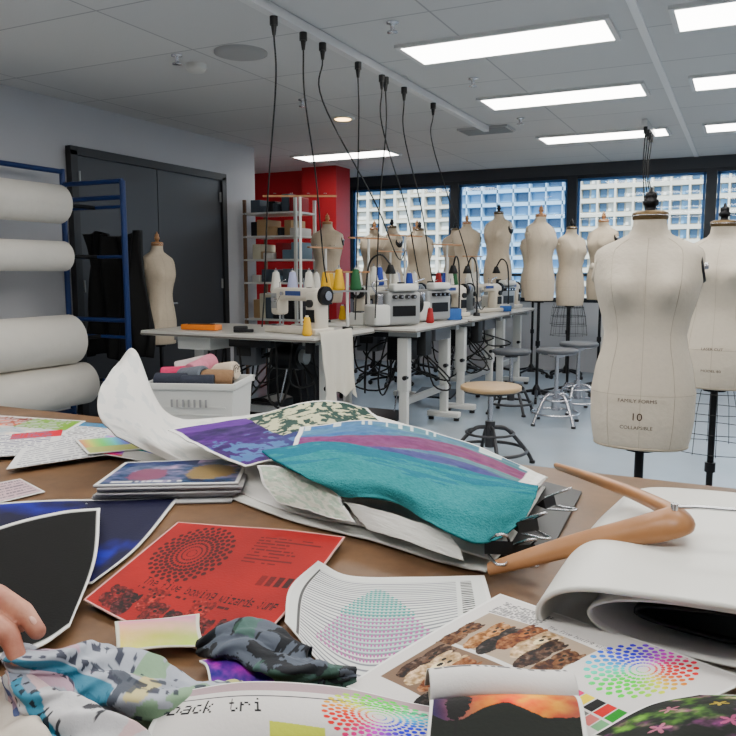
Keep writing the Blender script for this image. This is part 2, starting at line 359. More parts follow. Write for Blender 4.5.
for x in(-2.5,-.75,1.0):
    for y in(.25,1.42): t.box((x,y,.42),(.08,.08,.84),steel)
t.done('cutting_table')

# ------------------------------------------------------------------ fabric roll rack
bluem=mat('rack_blue_paint',(.06,.18,.40),.4,.2); rk=B()
for y in(4.42,2.0):
    for x in(-4.85,-4.23): rk.cyl((x,y,0),(x,y,2.12 if x<-4.5 else 2.0),.022,bluem)
    for z in(2.0,1.88,.95,.35): rk.cyl((-4.85,y,z),(-4.23,y,z),.018,bluem)
rk.cyl((-4.85,2.0,2.1),(-4.85,4.42,2.1),.02,bluem); rk.cyl((-4.85,2.0,.2),(-4.85,4.42,.2),.02,bluem)
rollm=mat('white_muslin_roll',(.88,.86,.82),.85,noise=.04,nscale=12,bump=.3); core=mat('cardboard_core',(.62,.5,.36),.8)
for z,r,e,s in((1.81,.14,4.08,0),(1.435,.11,4.10,1),(.82,.185,4.12,2),(.475,.16,4.24,3)):
    rk.M=Matrix.Translation((-4.52,2.0,z))@Matrix.Rotation(-math.pi/2,4,'X')
    L=e-2.0
    rk.lathe([(.03,0),(r,.004),(r*1.01,L*.3),(r*.985,L*.7),(r,L-.004),(r*.97,L),(.035,L)],rollm,seg=32)
    rk.lathe([(.035,L-.02),(.035,L+.03),(.025,L+.03)],core)
    rk.M=Matrix()
    rk.cyl((-4.52,1.95,z),(-4.52,4.42,z),.015,dark)
    rk.cyl((-4.52,4.42,z),(-4.23,4.42,z-.0),.013,bluem); rk.cyl((-4.85,4.42,z),(-4.52,4.42,z),.013,bluem)
rk.done('fabric_roll_rack')
c=[]
for j,z in enumerate(np.linspace(1.62,.62,6)):
    c.append([(-4.86+.12*i,4.62+.05*math.sin(i*2.1+j)+(.04*j if i==3 else 0)*.3,z+ (.03*math.sin(i*1.7))) for i in range(6)])
def blackcol(S,T): return full(S,(.04,.04,.05))
sheet('black_garment_bag',c,60,60,blackcol,thick=.06,m=M_print,mm=False,back=(.04,.04,.05),fold=lambda P,S,T: P+np.stack([0*S,.025*np.sin(S*26+T*2),0*S],-1))

# ------------------------------------------------------------------ dress forms
SEC=[(0,.146,.105,0),(.02,.153,.112,0),(.1,.163,.12,.0),(.2,.165,.122,.004),(.29,.152,.11,.004),(.36,.134,.098,.0),(.41,.128,.092,-.002),(.47,.138,.098,-.004),(.54,.156,.108,-.006),(.60,.168,.11,-.006),(.65,.170,.104,0),(.69,.170,.092,.008),(.712,.162,.080,.014),(.728,.140,.070,.018),(.742,.112,.062,.02),(.755,.082,.057,.02),(.768,.063,.053,.016),(.785,.055,.052,.012),(.805,.052,.05,.006),(.818,.051,.049,.004)]
Z_=[s[0] for s in SEC]; ZT=.818
def sec(z): return [np.interp(z,Z_,[s[k] for s in SEC]) for k in(1,2,3)]
def surf(x_or_th,z,th=None):
    a,b_,c=sec(z); e=2/2.25
    ct,st=math.cos(th),math.sin(th)
    x=a*math.copysign(abs(ct)**e,ct); y=b_*math.copysign(abs(st)**e,st)+c
    if st<0:
        for sx in(-.074,.074):
            g=math.exp(-((x-sx)/.05)**2-((z-.575)/.06)**2); y-=.045*g
        y+=.012*math.exp(-(x/.03)**2-((z-.575)/.08)**2)
    return (x,y,z)
def form_builder(lm,cage=False,arms=True,nz=46,seg=48,pole=.74,base=True,capm=dark,capsc=1):
    f=B(); zs=np.linspace(0,ZT,nz)
    vs=[surf(0,z,2*math.pi*i/seg) for z in zs for i in range(seg)]
    fs=[(j*seg+i,j*seg+(i+1)%seg,(j+1)*seg+(i+1)%seg,(j+1)*seg+i) for j in range(nz-1) for i in range(seg)]
    f.add(vs,fs,lm,True); f.add(vs,[tuple(range(seg))[::-1]],dark); f.add(vs,[tuple(range((nz-1)*seg,nz*seg))],capm)
    for th in(-math.pi/2,math.pi/2,-math.pi/2-.62,-math.pi/2+.62,0.02,math.pi-.02):
        pts=[]
        for z in np.linspace(.01,.75,40):
            p=Vector(surf(0,z,th)); q=Vector((p.x*1.001,(p.y-sec(z)[2])*1.002+sec(z)[2],p.z)); pts.append(q)
        f.tube(pts,.0009,seam,5)
    for z in(.41,.2):
        f.tube([Vector(surf(0,z,2*math.pi*i/40))*1 for i in range(40)],.001,seam,5,closed=True)
    f.tube([Vector(surf(0,.006,2*math.pi*i/40)) for i in range(40)],.004,seam,6,closed=True)
    if arms:
        for s in(-1,1):
            f.M=Matrix.Translation((s*.160,.005,.650))@Matrix.Rotation(s*math.radians(80),4,'Y')
            f.lathe([(.046,-.012),(.048,.0),(.044,.007),(.0,.008)],dark if s>0 else lm,seg=24,sx=1.2)
            f.lathe([(.012,.008),(.012,.02),(.004,.022)],chrome if s>0 else lm)
            f.M=Matrix()
    k0=ZT
    cp_=[(.052,-.003),(.056,.002),(.056,.022),(.044,.028),(.022,.030),(.018,.036),(.018,.046),(.026,.050),(.028,.064),(.020,.072),(.022,.078),(.020,.092),(.008,.098),(.005,.112),(.0,.114)]
    f.lathe([(r_*(1 if z_<.03 else .9),k0+z_) for r_,z_ in cp_[:4]],mat('neck_cap_brass',(.42,.34,.22),.4,.6) if capm is dark else capm,(0,.004,0)); f.lathe([(r_*.9,k0+z_) for r_,z_ in cp_[3:]],capm,(0,.004,0))
    f.ring((0,.004,k0+.012),.0565,.0018,chrome,30,5)
    f.cyl((0,0,-.02),(0,0,.01),.05,dark); f.cyl((0,0,-pole+.06),(0,0,0),.015,dark); f.cyl((0,0,-pole*.45),(0,0,-pole*.45+.05),.024,dark)
    if base:
        f.lathe([(.05,-pole+.06),(.04,-pole+.12),(.018,-pole+.16)],dark)
        for k in range(4):
            a=math.pi/4+k*math.pi/2; d=Vector((math.cos(a),math.sin(a),0))
            f.tube([d*.03+Vector((0,0,-pole+.10)),d*.12+Vector((0,0,-pole+.085)),d*.25+Vector((0,0,-pole+.055))],[.018,.015,.012],dark,8,sub=8)
            f.cyl(d*.25+Vector((-.012*d.y,.012*d.x,-pole+.027)),d*.25+Vector((.012*d.y,-.012*d.x,-pole+.027)),.027,black)
    if cage:
        for k,(z,R) in enumerate(((-.02,.165),(-.12,.19),(-.22,.205),(-.32,.215))): f.ring((0,0,z),R,.002,black,36,5,.8)
        for k in range(14):
            a=2*math.pi*k/14; f.tube([(.15*math.cos(a),.12*math.sin(a),.0),(.19*math.cos(a),.152*math.sin(a),-.12),(.215*math.cos(a),.172*math.sin(a),-.33)],.0016,black,5)
    return f
near=empty('dress_form',(-.285,2.65,0),math.radians(4)); near.scale=(1,1,.91)
form_builder(linen,pole=.819).done('torso_and_stand',near,(0,0,.819))
def form_text(s,zc,size,par,x0=0.0):
    cu=bpy.data.curves.new('t','FONT'); cu.body=s; cu.size=size; cu.align_x='CENTER'; cu.resolution_u=3
    ob=bpy.data.objects.new('tmp',cu); SC.collection.objects.link(ob)
    dg=bpy.context.evaluated_depsgraph_get(); me=bpy.data.meshes.new_from_object(ob.evaluated_get(dg))
    bm=bmesh.new(); bm.from_mesh(me); bmesh.ops.triangulate(bm,faces=bm.faces[:]); bm.to_mesh(me); bm.free()
    for v in me.vertices:
        x=v.co.x+x0; z=zc+v.co.y; a,b_,c=sec(z); y=-b_*(1-min(.95,abs(x/a)**2.25))**(1/2.25)+c
        v.co=Vector((x,y-.0022,z))
    bpy.data.objects.remove(ob); me.materials.append(mat('ink',(.30,.22,.18),.8))
    o=bpy.data.objects.new('label_text',me); SC.collection.objects.link(o); o.parent=par; return o
for s,z,sz in(('FAMILY FORMS',.175,.018),('10',.112,.038),('COLLAPSIBLE',.08,.017)):
    o=form_text(s,z,sz,near,-.01); o.location=(0,0,.819)
f2=empty('dress_form',(-.09,3.56,0),math.radians(-8)); f2.scale=(.95,.95,.833); form_builder(linen,cage=True,pole=.996).done('torso_and_stand',f2,(0,0,.996))
o=form_text('LASER CUT',.2,.018,f2); o.location=(0,0,.996); o=form_text('MODEL 80',.09,.018,f2); o.location=(0,0,.996)
base=form_builder(linen2,pole=1.0,nz=32,seg=28,capm=wood).done('dress_form',loc=(-3.96,7.08,1.0),rz=.3)
wf=form_builder(linen2,cage=True,pole=1.0,nz=32,seg=28)
first=None
L=[(-4.0,8.3,1.0,.4,1),(-3.66,8.05,1.0,-.6,1),(-3.84,9.25,1.0,1.2,1.03),(-3.5,9.75,1.0,0,1.03),(-3.2,9.35,1.0,.5,1.06),(-2.79,9.35,1.0,-.3,1.12),(-1.87,7.75,1.02,1.0,1.03),(-1.64,8.15,.8,.9,.97),(-1.40,8.6,1.0,-.4,1.02),(-1.95,9.6,1.0,.2,1),(-2.38,9.55,1.0,.4,1),(-3.56,8.65,1.0,.7,1),(-1.0,8.55,1.0,.2,.97),(-4.35,9.0,1,0,1)]
for i,(x,y,z,rz,sc) in enumerate(L):
    if i%2==1:
        if first is None: first=wf.done('dress_form',loc=(x,y,z*sc),rz=rz)
        else: inst(first,'dress_form',(x,y,sc),rz,sc)
    else: inst(base,'dress_form',(x,y,sc),rz,sc)
lf_=form_builder(linen2,pole=.72,nz=32,seg=28,capm=wood).done('dress_form',loc=(-4.38,4.95,.72),rz=1.35); lf_.scale=(.88,.88,1)

# ------------------------------------------------------------------ sewing tables
kraft=mat('kraft',(.62,.47,.32),.8); boxblue=mat('box_blue',(.15,.38,.68),.5)
def sewtable(x0,x1,y0,y1,z=.9,motor=True,name='industrial_sewing_table'):
    t=B(); cx,cy=(x0+x1)/2,(y0+y1)/2
    t.box((cx,cy,z-.02),(x1-x0,y1-y0,.036),lam,bev=.008); t.box((cx,cy,z-.028),(x1-x0+.006,y1-y0+.006,.012),lamedge,bev=.003)
    along= (x1-x0)>(y1-y0)
    legs=[(x0+.2,cy),(x1-.16,cy)] if along else [(x1-.16,y0+.16),(x1-.16,y1-.16),(x0+.2,cy)]
    for lx,ly in legs:
        t.box((lx,ly,.42),(.07,.05,.78),white,bev=.006); t.box((lx,ly,.60),(.09,.075,.42),white,bev=.006)
        d=(.08,.62,.05) if along else (.30,.08,.05)
        t.box((lx,ly,.055),d,white,bev=.01); t.box((lx,ly,z-.06),(d[0]*.8,d[1]*.9,.04),steel)
        for s in(-1,1):
            px,py=(lx,ly+s*.28) if along else (lx+s*.12,ly)
            t.cyl((px,py,0),(px,py,.03),.025,black)
        t.cyl((lx+.03,ly-.02,.5),(lx+.03,ly-.07,.5),.018,black)
    (a,b_)=legs[:2]
    t.box(((a[0]+b_[0])/2,(a[1]+b_[1])/2,.30),(abs(a[0]-b_[0])+.04,abs(a[1]-b_[1])+.04,.05),steel)
    t.box((cx+.1,cy-.12,z-.075),(.36,.3,.07),dark,bev=.006)
    if motor:
        mx,my=(cx+.25,cy) if along else (cx+.15,cy+.1)
        t.cyl((mx-.1,my,z-.19),(mx+.12,my,z-.19),.095,dark,seg=20); t.cyl((mx+.12,my,z-.19),(mx+.16,my,z-.19),.055,steel)
        t.box((mx-.3,my-.05,z-.16),(.2,.14,.2),mat('motor_grey',(.35,.36,.38),.4),bev=.01); t.box((mx-.3,my-.13,z-.15),(.12,.01,.08),black)
        t.box((mx-.60,my-.2,z-.09),(.3,.25,.10),white,bev=.008) if along else t.box((x1-.2,my+.1,z-.10),(.24,.36,.11),mat('motor_grey',(.35,.36,.38),.4),bev=.008)
        if not along: t.box((x1-.10,my-.28,z-.15),(.08,.14,.2),black,bev=.01); t.box((x1-.35,my-.1,z-.2),(.2,.3,.22),dark,bev=.01)
        t.box((cx,cy-.08,.10),(.4,.25,.02),dark,R=Matrix.Rotation(.2,4,'X')); t.cyl((cx+.1,cy,.1),(mx,my,z-.25),.006,chrome)
        t.cyl((cx-.22,cy-.05,.085),(cx+.22,cy-.05,.085),.012,steel)
        for k in range(12):
            q=random.uniform(-.45,.45); ax=(cx+q*.9,cy+random.uniform(-.3,.3))
            t.tube([(ax[0],ax[1],z-.05),(ax[0]+random.uniform(-.1,.1),ax[1],z-.3-random.random()*.3),(ax[0]+random.uniform(-.2,.3),ax[1]+.1,z-.25-random.random()*.35),(mx,my,z-.12)],.008,cord,5,sub=18)
        t.cyl((x1-.1 if along else cx-.2,y0+.12,z-.12),(x1-.1 if along else cx-.2,y0+.12,z-.04),.035,dark)
    return t.done(name)
sewtable(-3.95,-2.48,4.25,5.15)
sewtable(-3.3,-2.2,5.28,6.5); sewtable(-3.3,-2.2,6.62,7.85); 
sewtable(-3.2,-2.22,7.98,9.0,motor=False)
mdark=mat('machine_grey_enamel',(.40,.42,.43),.35)
def machine(body=cream):
    m=B()
    m.box((0,0,.02),(.48,.18,.04),body,bev=.01)
    m.box((.17,0,.15),(.12,.12,.26),body,bev=.03)
    m.box((0,0,.255),(.42,.1,.085),body,bev=.03)
    m.box((-.18,0,.20),(.09,.1,.17),body,bev=.025)
    m.cyl((-.18,-.0,.12),(-.18,0,.05),.007,chrome); m.box((-.18,-.0,.05),(.03,.03,.008),chrome); m.cyl((-.15,0,.05),(-.15,0,.14),.005,chrome)
    m.cyl((.23,0,.25),(.26,0,.25),.06,dark,seg=24); m.cyl((.26,0,.25),(.275,0,.25),.03,chrome)
    m.cyl((-.17,-.05,.22),(-.17,-.075,.22),.018,chrome); m.cyl((.17,-.06,.2),(.17,-.08,.2),.025,black); m.cyl((-.1,-.05,.26),(-.1,-.065,.26),.012,chrome)
    m.box((0,-.052,.262),(.14,.004,.03),mat('brand_plate',(.15,.25,.5),.4)); m.box((-.18,-.02,.043),(.06,.06,.004),chrome)
    m.cyl((.05,0,.29),(.05,0,.36),.004,chrome); m.lathe([(.02,.29),(.02,.30),(.004,.302)],dark,(.1,0,0))
    m.tube([(-.18,0,.28),(-.18,0,.33),(-.12,0,.35)],.003,chrome,5)
    m.box((-.18,-.054,.21),(.05,.006,.10),steel,bev=.002); m.box((.17,-.064,.12),(.07,.008,.08),dark); m.tube([(-.1,-.06,.262),(-.14,-.065,.2),(-.175,-.03,.09)],.0012,dark,4)
    return m
def overlock():
    m=B()
    m.box((0,0,.14),(.30,.24,.26),steel,bev=.03); m.box((-.19,-.03,.09),(.14,.2,.16),white,bev=.02); m.box((0,-.10,.30),(.22,.1,.06),white,bev=.02)
    for i in range(4): m.cyl((-.09+i*.055,-.12,.23),(-.09+i*.055,-.155,.23),.016,dark); m.cyl((-.09+i*.055,-.155,.23),(-.09+i*.055,-.16,.23),.01,chrome)
    m.cyl((.15,0,.17),(.2,0,.17),.075,dark,seg=24); m.cyl((.2,0,.17),(.215,0,.17),.03,chrome)
    m.box((-.2,-.09,.2),(.05,.04,.1),chrome,bev=.008); m.tube([(-.2,-.05,.24),(-.24,-.05,.33),(-.1,-.02,.36)],.008,chrome,6,sub=10); m.box((0,-.122,.12),(.2,.006,.08),dark)
    m.cyl((.06,.05,.27),(.06,.05,.34),.03,black)
    return m
mo=machine().done('sewing_machine',loc=(-2.76,4.52,.9),rz=-.25); mo.scale=(1.05,1.05,1.05)
mo2=machine(mdark).done('sewing_machine',loc=(-2.5,7.25,.9),rz=math.pi/2+.1)
inst(mo,'sewing_machine',(-2.5,6.75,.9),math.pi/2-.4,1.0); inst(mo,'sewing_machine',(-2.45,7.8,.9),math.pi/2-.3,1.0); inst(mo,'sewing_machine',(-2.45,8.75,.9),math.pi/2,1.0)
inst(mo2,'sewing_machine',(-3.0,7.1,.9),math.pi/2,1.0); inst(mo,'sewing_machine',(-3.0,6.15,.9),-math.pi/2,1.0)
ol=overlock().done('overlock_machine',loc=(-2.45,5.5,.9),rz=.9); inst(ol,'overlock_machine',(-2.45,6.2,.9),1.2,1.); inst(ol,'overlock_machine',(-2.45,8.3,.9),1.3,1.)
def cone(b,x,y,z,c,h=.15,r=.045):
    b.lathe([(r*.7,0),(r,.01),(r*.97,.02),(r*.55,h),(r*.35,h+.005)],c,(x,y,z),16); b.cyl((x,y,z+h),(x,y,z+h+.015),r*.3,white)
cc=[mat('thread_white',(.85,.84,.80),.8),mat('thread_yellow',(.88,.68,.04),.7),mat('thread_green',(.04,.33,.16),.7),mat('thread_lilac',(.68,.70,.84),.7),mat('thread_blue',(.10,.22,.6),.7),mat('thread_red',(.6,.06,.08),.7)]
def stand(x,y,cols,h=.95,rz=0,zb=1.08,n='thread_stand'):
    s=B(); s.cyl((0,0,0),(0,0,h),.011,white); s.cyl((0,0,0),(0,0,.02),.04,dark)
    k=len(cols); w=.11*(k-1)/2+.06
    s.box((0,0,h),(w*2+.1,.025,.012),wood); s.box((0,0,zb-.9),(w*2+.06,.05,.012),steel)
    for i,c in enumerate(cols):
        px=(i-(k-1)/2)*.125
        if abs(px)<.03: px+=.06
        s.cyl((px,0,zb-.9),(px,0,zb-.9+.19),.004,chrome); cone(s,px,0,zb-.894,cc[c]); s.ring((px,0,h+.02),.01,.002,chrome,10,4)
    return s.done(n,loc=(x,y,.9),rz=rz)
stand(-3.0,4.95,[0,3,0,1],.98,.45,1.16); stand(-2.62,4.98,[1,2],.42,.4,1.18)
stand(-2.85,5.8,[0,0,4],.7,1.2,1.2); stand(-2.82,6.5,[0,4,0],.75,1.2,1.15); stand(-2.78,7.5,[5,0,2],.7,1.2,1.15); stand(-2.85,8.55,[0,0],.6,1.2,1.15)
stand(-3.15,5.6,[0,1,0],.62,1.4,1.15); stand(-3.15,6.9,[0,0,3],.62,1.4,1.15); stand(-3.1,8.4,[4,0],.6,1.4,1.15)
B().box((0,0,.02),(.30,.09,.04),orange,bev=.008).box((0,0,.042),(.2,.05,.006),mat('label_dark',(.3,.2,.1),.5)).done('orange_tool_case',loc=(-3.55,4.45,.9),rz=.1)
s=B(); s.box((0,0,.03),(.1,.03,.03),black,bev=.008).box((.02,0,.012),(.14,.05,.02),dark,bev=.006); s.done('stapler',loc=(-3.15,4.38,.9),rz=.6)
s=B(); s.box((0,0,.03),(.22,.16,.06),boxblue,bev=.006).box((0,0,.065),(.18,.14,.012),white); s.done('supply_box',loc=(-2.35,8.04,.9),rz=.3)
for i,(x,y) in enumerate([(-2.75,5.42),(-3.18,5.95),(-3.2,6.7),(-3.2,7.5),(-3.1,8.1),(-2.32,5.88),(-2.30,6.40),(-2.58,4.33)]):
    s=B()
    if i%2==0: s.box((0,0,.05),(.12,.12,.1),[white,mdark,boxblue,kraft][i%4],bev=.006).box((0,0,.105),(.07,.09,.01),black); s.done('supply_box',loc=(x,y,.9),rz=random.random())
    else: cone(s,0,0,0,cc[i%6],.12,.035); s.done('thread_cone',loc=(x,y,.9))
for x,y,rz in((-2.78,5.62,.3),(-2.3,7.05,2.4),(-2.28,6.55-.07,2.2),(-2.3,8.14,2.6)):
    s=B(); s.lathe([(.035,0),(.03,.03),(.008,.035)],dark); s.tube([(0,0,.03),(0,0,.3),(.03,0,.5),(.12,0,.56),(.2,0,.48)],.008,black if rz>.25 else white,7,sub=24); s.lathe([(.02,0),(.045,-.07),(.04,-.075)],black if rz>.25 else white,(.2,0,.48)); s.done('gooseneck_lamp',loc=(x,y,.9),rz=rz)
c=[[(-2.455,4.3+.09*i,.915-.10*j-.02*(i%2)*j) for i in range(6)] for j in range(5)]
c[0]=[(-2.50,4.3+.09*i,.915) for i in range(6)]; c[1]=[(-2.462,4.3+.09*i,.912) for i in range(6)]
sheet('hanging_white_garment',c,60,60,lambda S,T:full(S,(.80,.78,.73)),thick=.003,mm=False,fold=lambda P,S,T:P+np.stack([(T>.3)*(.05+.03*np.sin(S*22+T*3))*(T-.3),0*S,0*S],-1))
s=B(); dd=(.25,.28,.33); s.box((0,0,dd[2]/2),dd,dark,bev=.01); s.box((-dd[0]*.27,0,dd[2]+.01),(dd[0]*.42,dd[1]*.96,.012),dark,R=Matrix.Rotation(-.25,4,'Y')); s.box((dd[0]*.27,0,dd[2]+.01),(dd[0]*.42,dd[1]*.96,.012),dark,R=Matrix.Rotation(.25,4,'Y')); s.done('storage_carton',loc=(-3.3,4.97,0),rz=0)

# bin with fabric on a trolley
t=B(); t.box((0,0,.44),(.6,.45,.025),wood)
for x in(-.27,.27):
    for y in(-.19,.19): t.box((x,y,.24),(.03,.03,.4),steel); t.cyl((x-.01,y,.03),(x+.01,y,.03),.03,black)
t.box((0,0,.15),(.56,.4,.02),wood); t.done('wooden_trolley',loc=(-2.57,3.20,0),rz=.35)
bn=B(); w0,w1,h=.215,.232,.30; d0,d1=.17,.185
def fr_(z,w,d): return [(-w,-d,z),(w,-d,z),(w,d,z),(-w,d,z)]
vs=fr_(0,w0,d0)+fr_(h,w1,d1)+fr_(h,w1-.008,d1-.008)+fr_(.01,w0-.008,d0-.008)
fs=[(0,3,2,1)]+[(i,(i+1)%4,4+(i+1)%4,4+i) for i in range(4)]+[(4+i,4+(i+1)%4,8+(i+1)%4,8+i) for i in range(4)]+[(8+i,8+(i+1)%4,12+(i+1)%4,12+i) for i in range(4)]+[(12,13,14,15)]
bn.add(vs,fs,white); bn.box((0,-d1,h-.015),(w1*2+.03,.012,.035),white,bev=.004).box((0,d1,h-.015),(w1*2+.03,.012,.035),white,bev=.004).box((-w1,0,h-.015),(.012,d1*2,.035),white,bev=.004).box((w1,0,h-.015),(.012,d1*2,.035),white,bev=.004)
for z in(.06,.1,.14,.18): bn.box((0,-(d0+(d1-d0)*z/h)-.001,z),(.38,.006,.006),white)
for k in range(7): bn.box((-.09+.03*k,-d1-.002,.20),(.010,.008,.04),mat('slot_grey',(.6,.6,.6),.6))
bn.done('white_storage_bin',loc=(-2.57,3.20,.455),rz=.35)
fbx=B(); cols=[(.80,.18,.38),(.80,.74,.66),(.55,.42,.30),(.40,.43,.47),(.78,.72,.72),(.62,.56,.48),(.16,.18,.24),(.80,.48,.56)]
rolls=[(-.13,.02,.31,.055,0,.2,.05),(-.02,-.05,.325,.048,3,-.5,.15),(.11,-.06,.31,.052,2,.15,-.05),(.10,.07,.33,.05,1,-.2,.15),(-.08,.10,.35,.05,4,.3,.2),(.0,.03,.365,.045,7,1.1,.25),(-.12,-.10,.30,.045,6,.0,.0),(.03,-.12,.30,.04,6,.1,.02)]
for x,y,z,r,ci,a,tl in rolls:
    m_=mat('scrap_%d'%ci,cols[ci],.85,noise=.12,nscale=40,bump=.5); L=.085; d=Vector((math.cos(a),math.sin(a),tl)).normalized()*L; c0=Vector((x,y,z))
    fbx.tube([c0-d,c0-d*.9,c0-d*.3,c0+d*.4,c0+d*.92,c0+d],[r*.85,r,r*.97,r,r*.98,r*.85],m_,18,sub=16)
    for q_ in(.3,.6): fbx.tube([c0+d*1.005+Vector((-d.y,d.x,0)).normalized()*r*q_*math.cos(t_)+Vector((0,0,1))*r*q_*math.sin(t_) for t_ in np.linspace(0,6.0,16)],.002,dark,5)
fbx.box((0,0,.13),(.38,.3,.22),mat('scrap_6',cols[6],.85)); fbx.done('rolled_fabric_scraps',loc=(-2.57,3.20,.455),rz=.35)

# ------------------------------------------------------------------ stools
seatw=mat('stool_seat_wood',(.72,.60,.44),.35,noise=.1,nscale=25); seatg=mat('stool_seat_grey',(.33,.34,.36),.5); legg=mat('stool_leg_grey',(.26,.26,.27),.4,.5)
def stool(x,y,h,sm,R=.2,br=.29,leg=dark,rz=0):
    s=B(); s.lathe([(R*.93,h-.035),(R,h-.028),(R,h-.006),(R*.95,h),(0,h)],sm,seg=36); s.lathe([(R*.9,h-.045),(R*.9,h-.035)],leg)
    s.cyl((0,0,.2),(0,0,h-.04),.018,chrome); s.lathe([(.06,h-.07),(.06,h-.045)],leg); s.cyl((0,0,.12),(0,0,.30),.035,leg)
    for k in range(4):
        a=k*math.pi/2+.5; d=Vector((math.cos(a),math.sin(a),0))
        s.tube([d*.03+Vector((0,0,.26)),d*.12+Vector((0,0,.24)),d*(br*.85)+Vector((0,0,.09)),d*br+Vector((0,0,.012))],.014,leg,8,sub=12); s.cyl(d*br,d*br+Vector((0,0,.02)),.02,black)
    s.ring((0,0,.10),br*.84,.012,leg,36,8); s.ring((0,0,.22),br*.55,.009,leg,30,8)
    return s.done('round_stool',loc=(x,y,0),rz=rz)
stool(-1.52,5.0,.55,seatw,.208,.30,legg); stool(-1.42,6.6,.66,seatg,.18,.24,chrome,.4); stool(-1.37,7.3,.66,seatg,.18,.24,chrome,.9); stool(-1.92,6.95,.6,seatg,.18,.24,legg,.3)
t=B(); t.box((0,0,1.0),(1.1,.7,.03),white,bev=.005)
for x in(-.5,.5):
    for y in(-.3,.3): t.box((x,y,.49),(.04,.04,.98),white)
t.box((0,0,.5),(1.0,.6,.02),white); t.done('white_worktable',loc=(-.95,9.5,0))
s=B(); 
for x in(-4.95,-4.3):
    for y in(7.0,7.4): s.box((x,y,1.05),(.03,.03,2.1),mat('shelf_post_brown',(.42,.3,.2),.6) if x<-4.5 else white)
for z in(.4,.8,1.2,1.45,1.7,1.95): s.box((-4.625,7.2,z),(.68,.43,.02),white)
for z in(.41,.81,1.21,1.46,1.71,1.96):
    x=-4.92
    while x<-4.36:
        w=random.uniform(.05,.14); hh=random.uniform(.06,.19 if z>1 else .34); k=random.randint(0,6); m_=mat('clutter_%d'%k,[(.80,.80,.78),(.6,.08,.12),(.3,.35,.4),(.70,.58,.42),(.13,.13,.15),(.45,.55,.62),(.85,.83,.74)][k],.7)
        s.box((x+w/2,7.2+random.uniform(-.05,.05),z+hh/2),(w*.9,.3,hh),m_,bev=.008); x+=w
s.done('storage_shelf')
B().box((0,0,.35),(.4,.4,.7),mat('clutter_4',(.13,.13,.15),.7),bev=.02).box((0,-.2,.5),(.34,.01,.2),steel).done('drawer_cabinet',loc=(-3.9,6.3,0))

# ------------------------------------------------------------------ papers and prints on the cutting table
def c_black(S,T): return border(full(S,(.02,.02,.022)),S,T,.018)
sheet('black_fabric_print',[[(-1004,634,4),(-1005,762,12),(-972,847,16),(-914,877,22)],[(-839,513,5),(-805,605,14),(-761,651,22),(-753,711,22)],[(-704,415,5),(-659,479,12),(-633,517,16),(-644,567,14)]],60,60,c_black,seed=3,m=paint_mat('matte_print',.8,.15,300,.15))
def c_blue(S,T):
    k=fbm(S*3+1,T*3,8); A=full(S,(.01,.04,.17)); A=A+np.clip(k-.48,0,1)[...,None]*np.array([.1,.6,1.9]); return border(A,S,T,.018)
sheet('blue_fabric_print',[[(-1172,834,3),(-1070,913,4),(-959,966,6),(-877,1027,5)],[(-1043,706,3),(-922,765,3),(-840,803,4),(-768,809,6)],[(-909,571,2),(-819,615,2),(-764,660,3),(-726,677,6)]],80,80,c_blue)
def c_red(S,T):
    A=full(S,(.54,.035,.03)); A=A+(fbm(S*4,T*4,4)-.5)[...,None]*np.array([.15,.03,.03])
    dk=(.20,.01,.02)
    A=halftone(A,S,T,.27,.32,.27,1.4,8,30,single=dk)
    for i in range(9): A=put(A,(np.abs(T-.10-i*.028)<.006)&(S>.55)&(S<.66+.28*vnoise(np.full_like(S,i*3.3),S*0+1,3))&(vnoise(S*70,T*0+i*5,4)>.25),(.32,.02,.03))
    A=text(A,S,T,'The five boxing wizards jump',.18,.60,.76,.075,(.05,.01,.015))
    A=put(A,(np.abs(T-.71)<.01)&(S>.18)&(S<.7)&(vnoise(S*90,T*0,5)>.35),dk)
    A=dogs(A,S,T,.06,.70,.80,.96,[(.30,.04,.04),(.18,.02,.03),(.45,.10,.08)],4,8)
    for i in range(4): A=put(A,(S>.72+i*.05)&(S<.755+i*.05)&(T>.42)&(T<.5),(.40-.08*i,.03,.03))
    return border(A,S,T,.010,(.80,.62,.60))
sheet('red_fabric_print',[[(-783,910,8),(-701,936,6),(-604,956,8),(-503,947,16)],[(-732,751,8),(-641,756,6),(-550,762,6),(-466,770,10)],[(-684,624,14),(-598,610,8),(-510,602,6),(-440,600,5)]],360,300,c_red)
def c_chart(S,T):
    A=full(S,(.84,.85,.84))
    ln=(np.sin(T*2*np.pi*34)>.35)&(S>.09)&(S<.86)&(T>.1); A=put(A,ln,(.46,.47,.50))
    A=put(A,(S>.88)&(S<.93)&(np.sin(T*2*np.pi*34)>0)&(T>.1),(.08,.08,.08))
    A=put(A,(S>.07)&(S<.085)&(T>.1),(.3,.3,.3))
    tri=(np.abs(S-.5)<(T-.2)*.5)&(T>.25)&(T<.8)
    A=put(A,tri*.35,(.45,.68,.66))
    p=np.hypot((S*46)%1-.5,(T*34)%1-.5)<.33
    A=put(A,p&(np.abs(S-.5)<(T-.18)*.55)&(T>.2)&(T<.55),(.22,.56,.53)); A=put(A,p&(np.abs(S-.5)<(T-.18)*.5)&(T>.55)&(T<.85),(.66,.38,.58))
    return border(A,S,T,.02,(.88,.88,.87))
sheet('test_chart_fabric_print',[[(-464,800,38),(-433,827,14),(-361,871,9),(-280,909,12)],[(-470,743,24),(-398,748,10),(-328,777,9),(-250,843,10)],[(-436,677,16),(-321,602,9),(-273,625,9),(-216,764,8)]],300,300,c_chart)
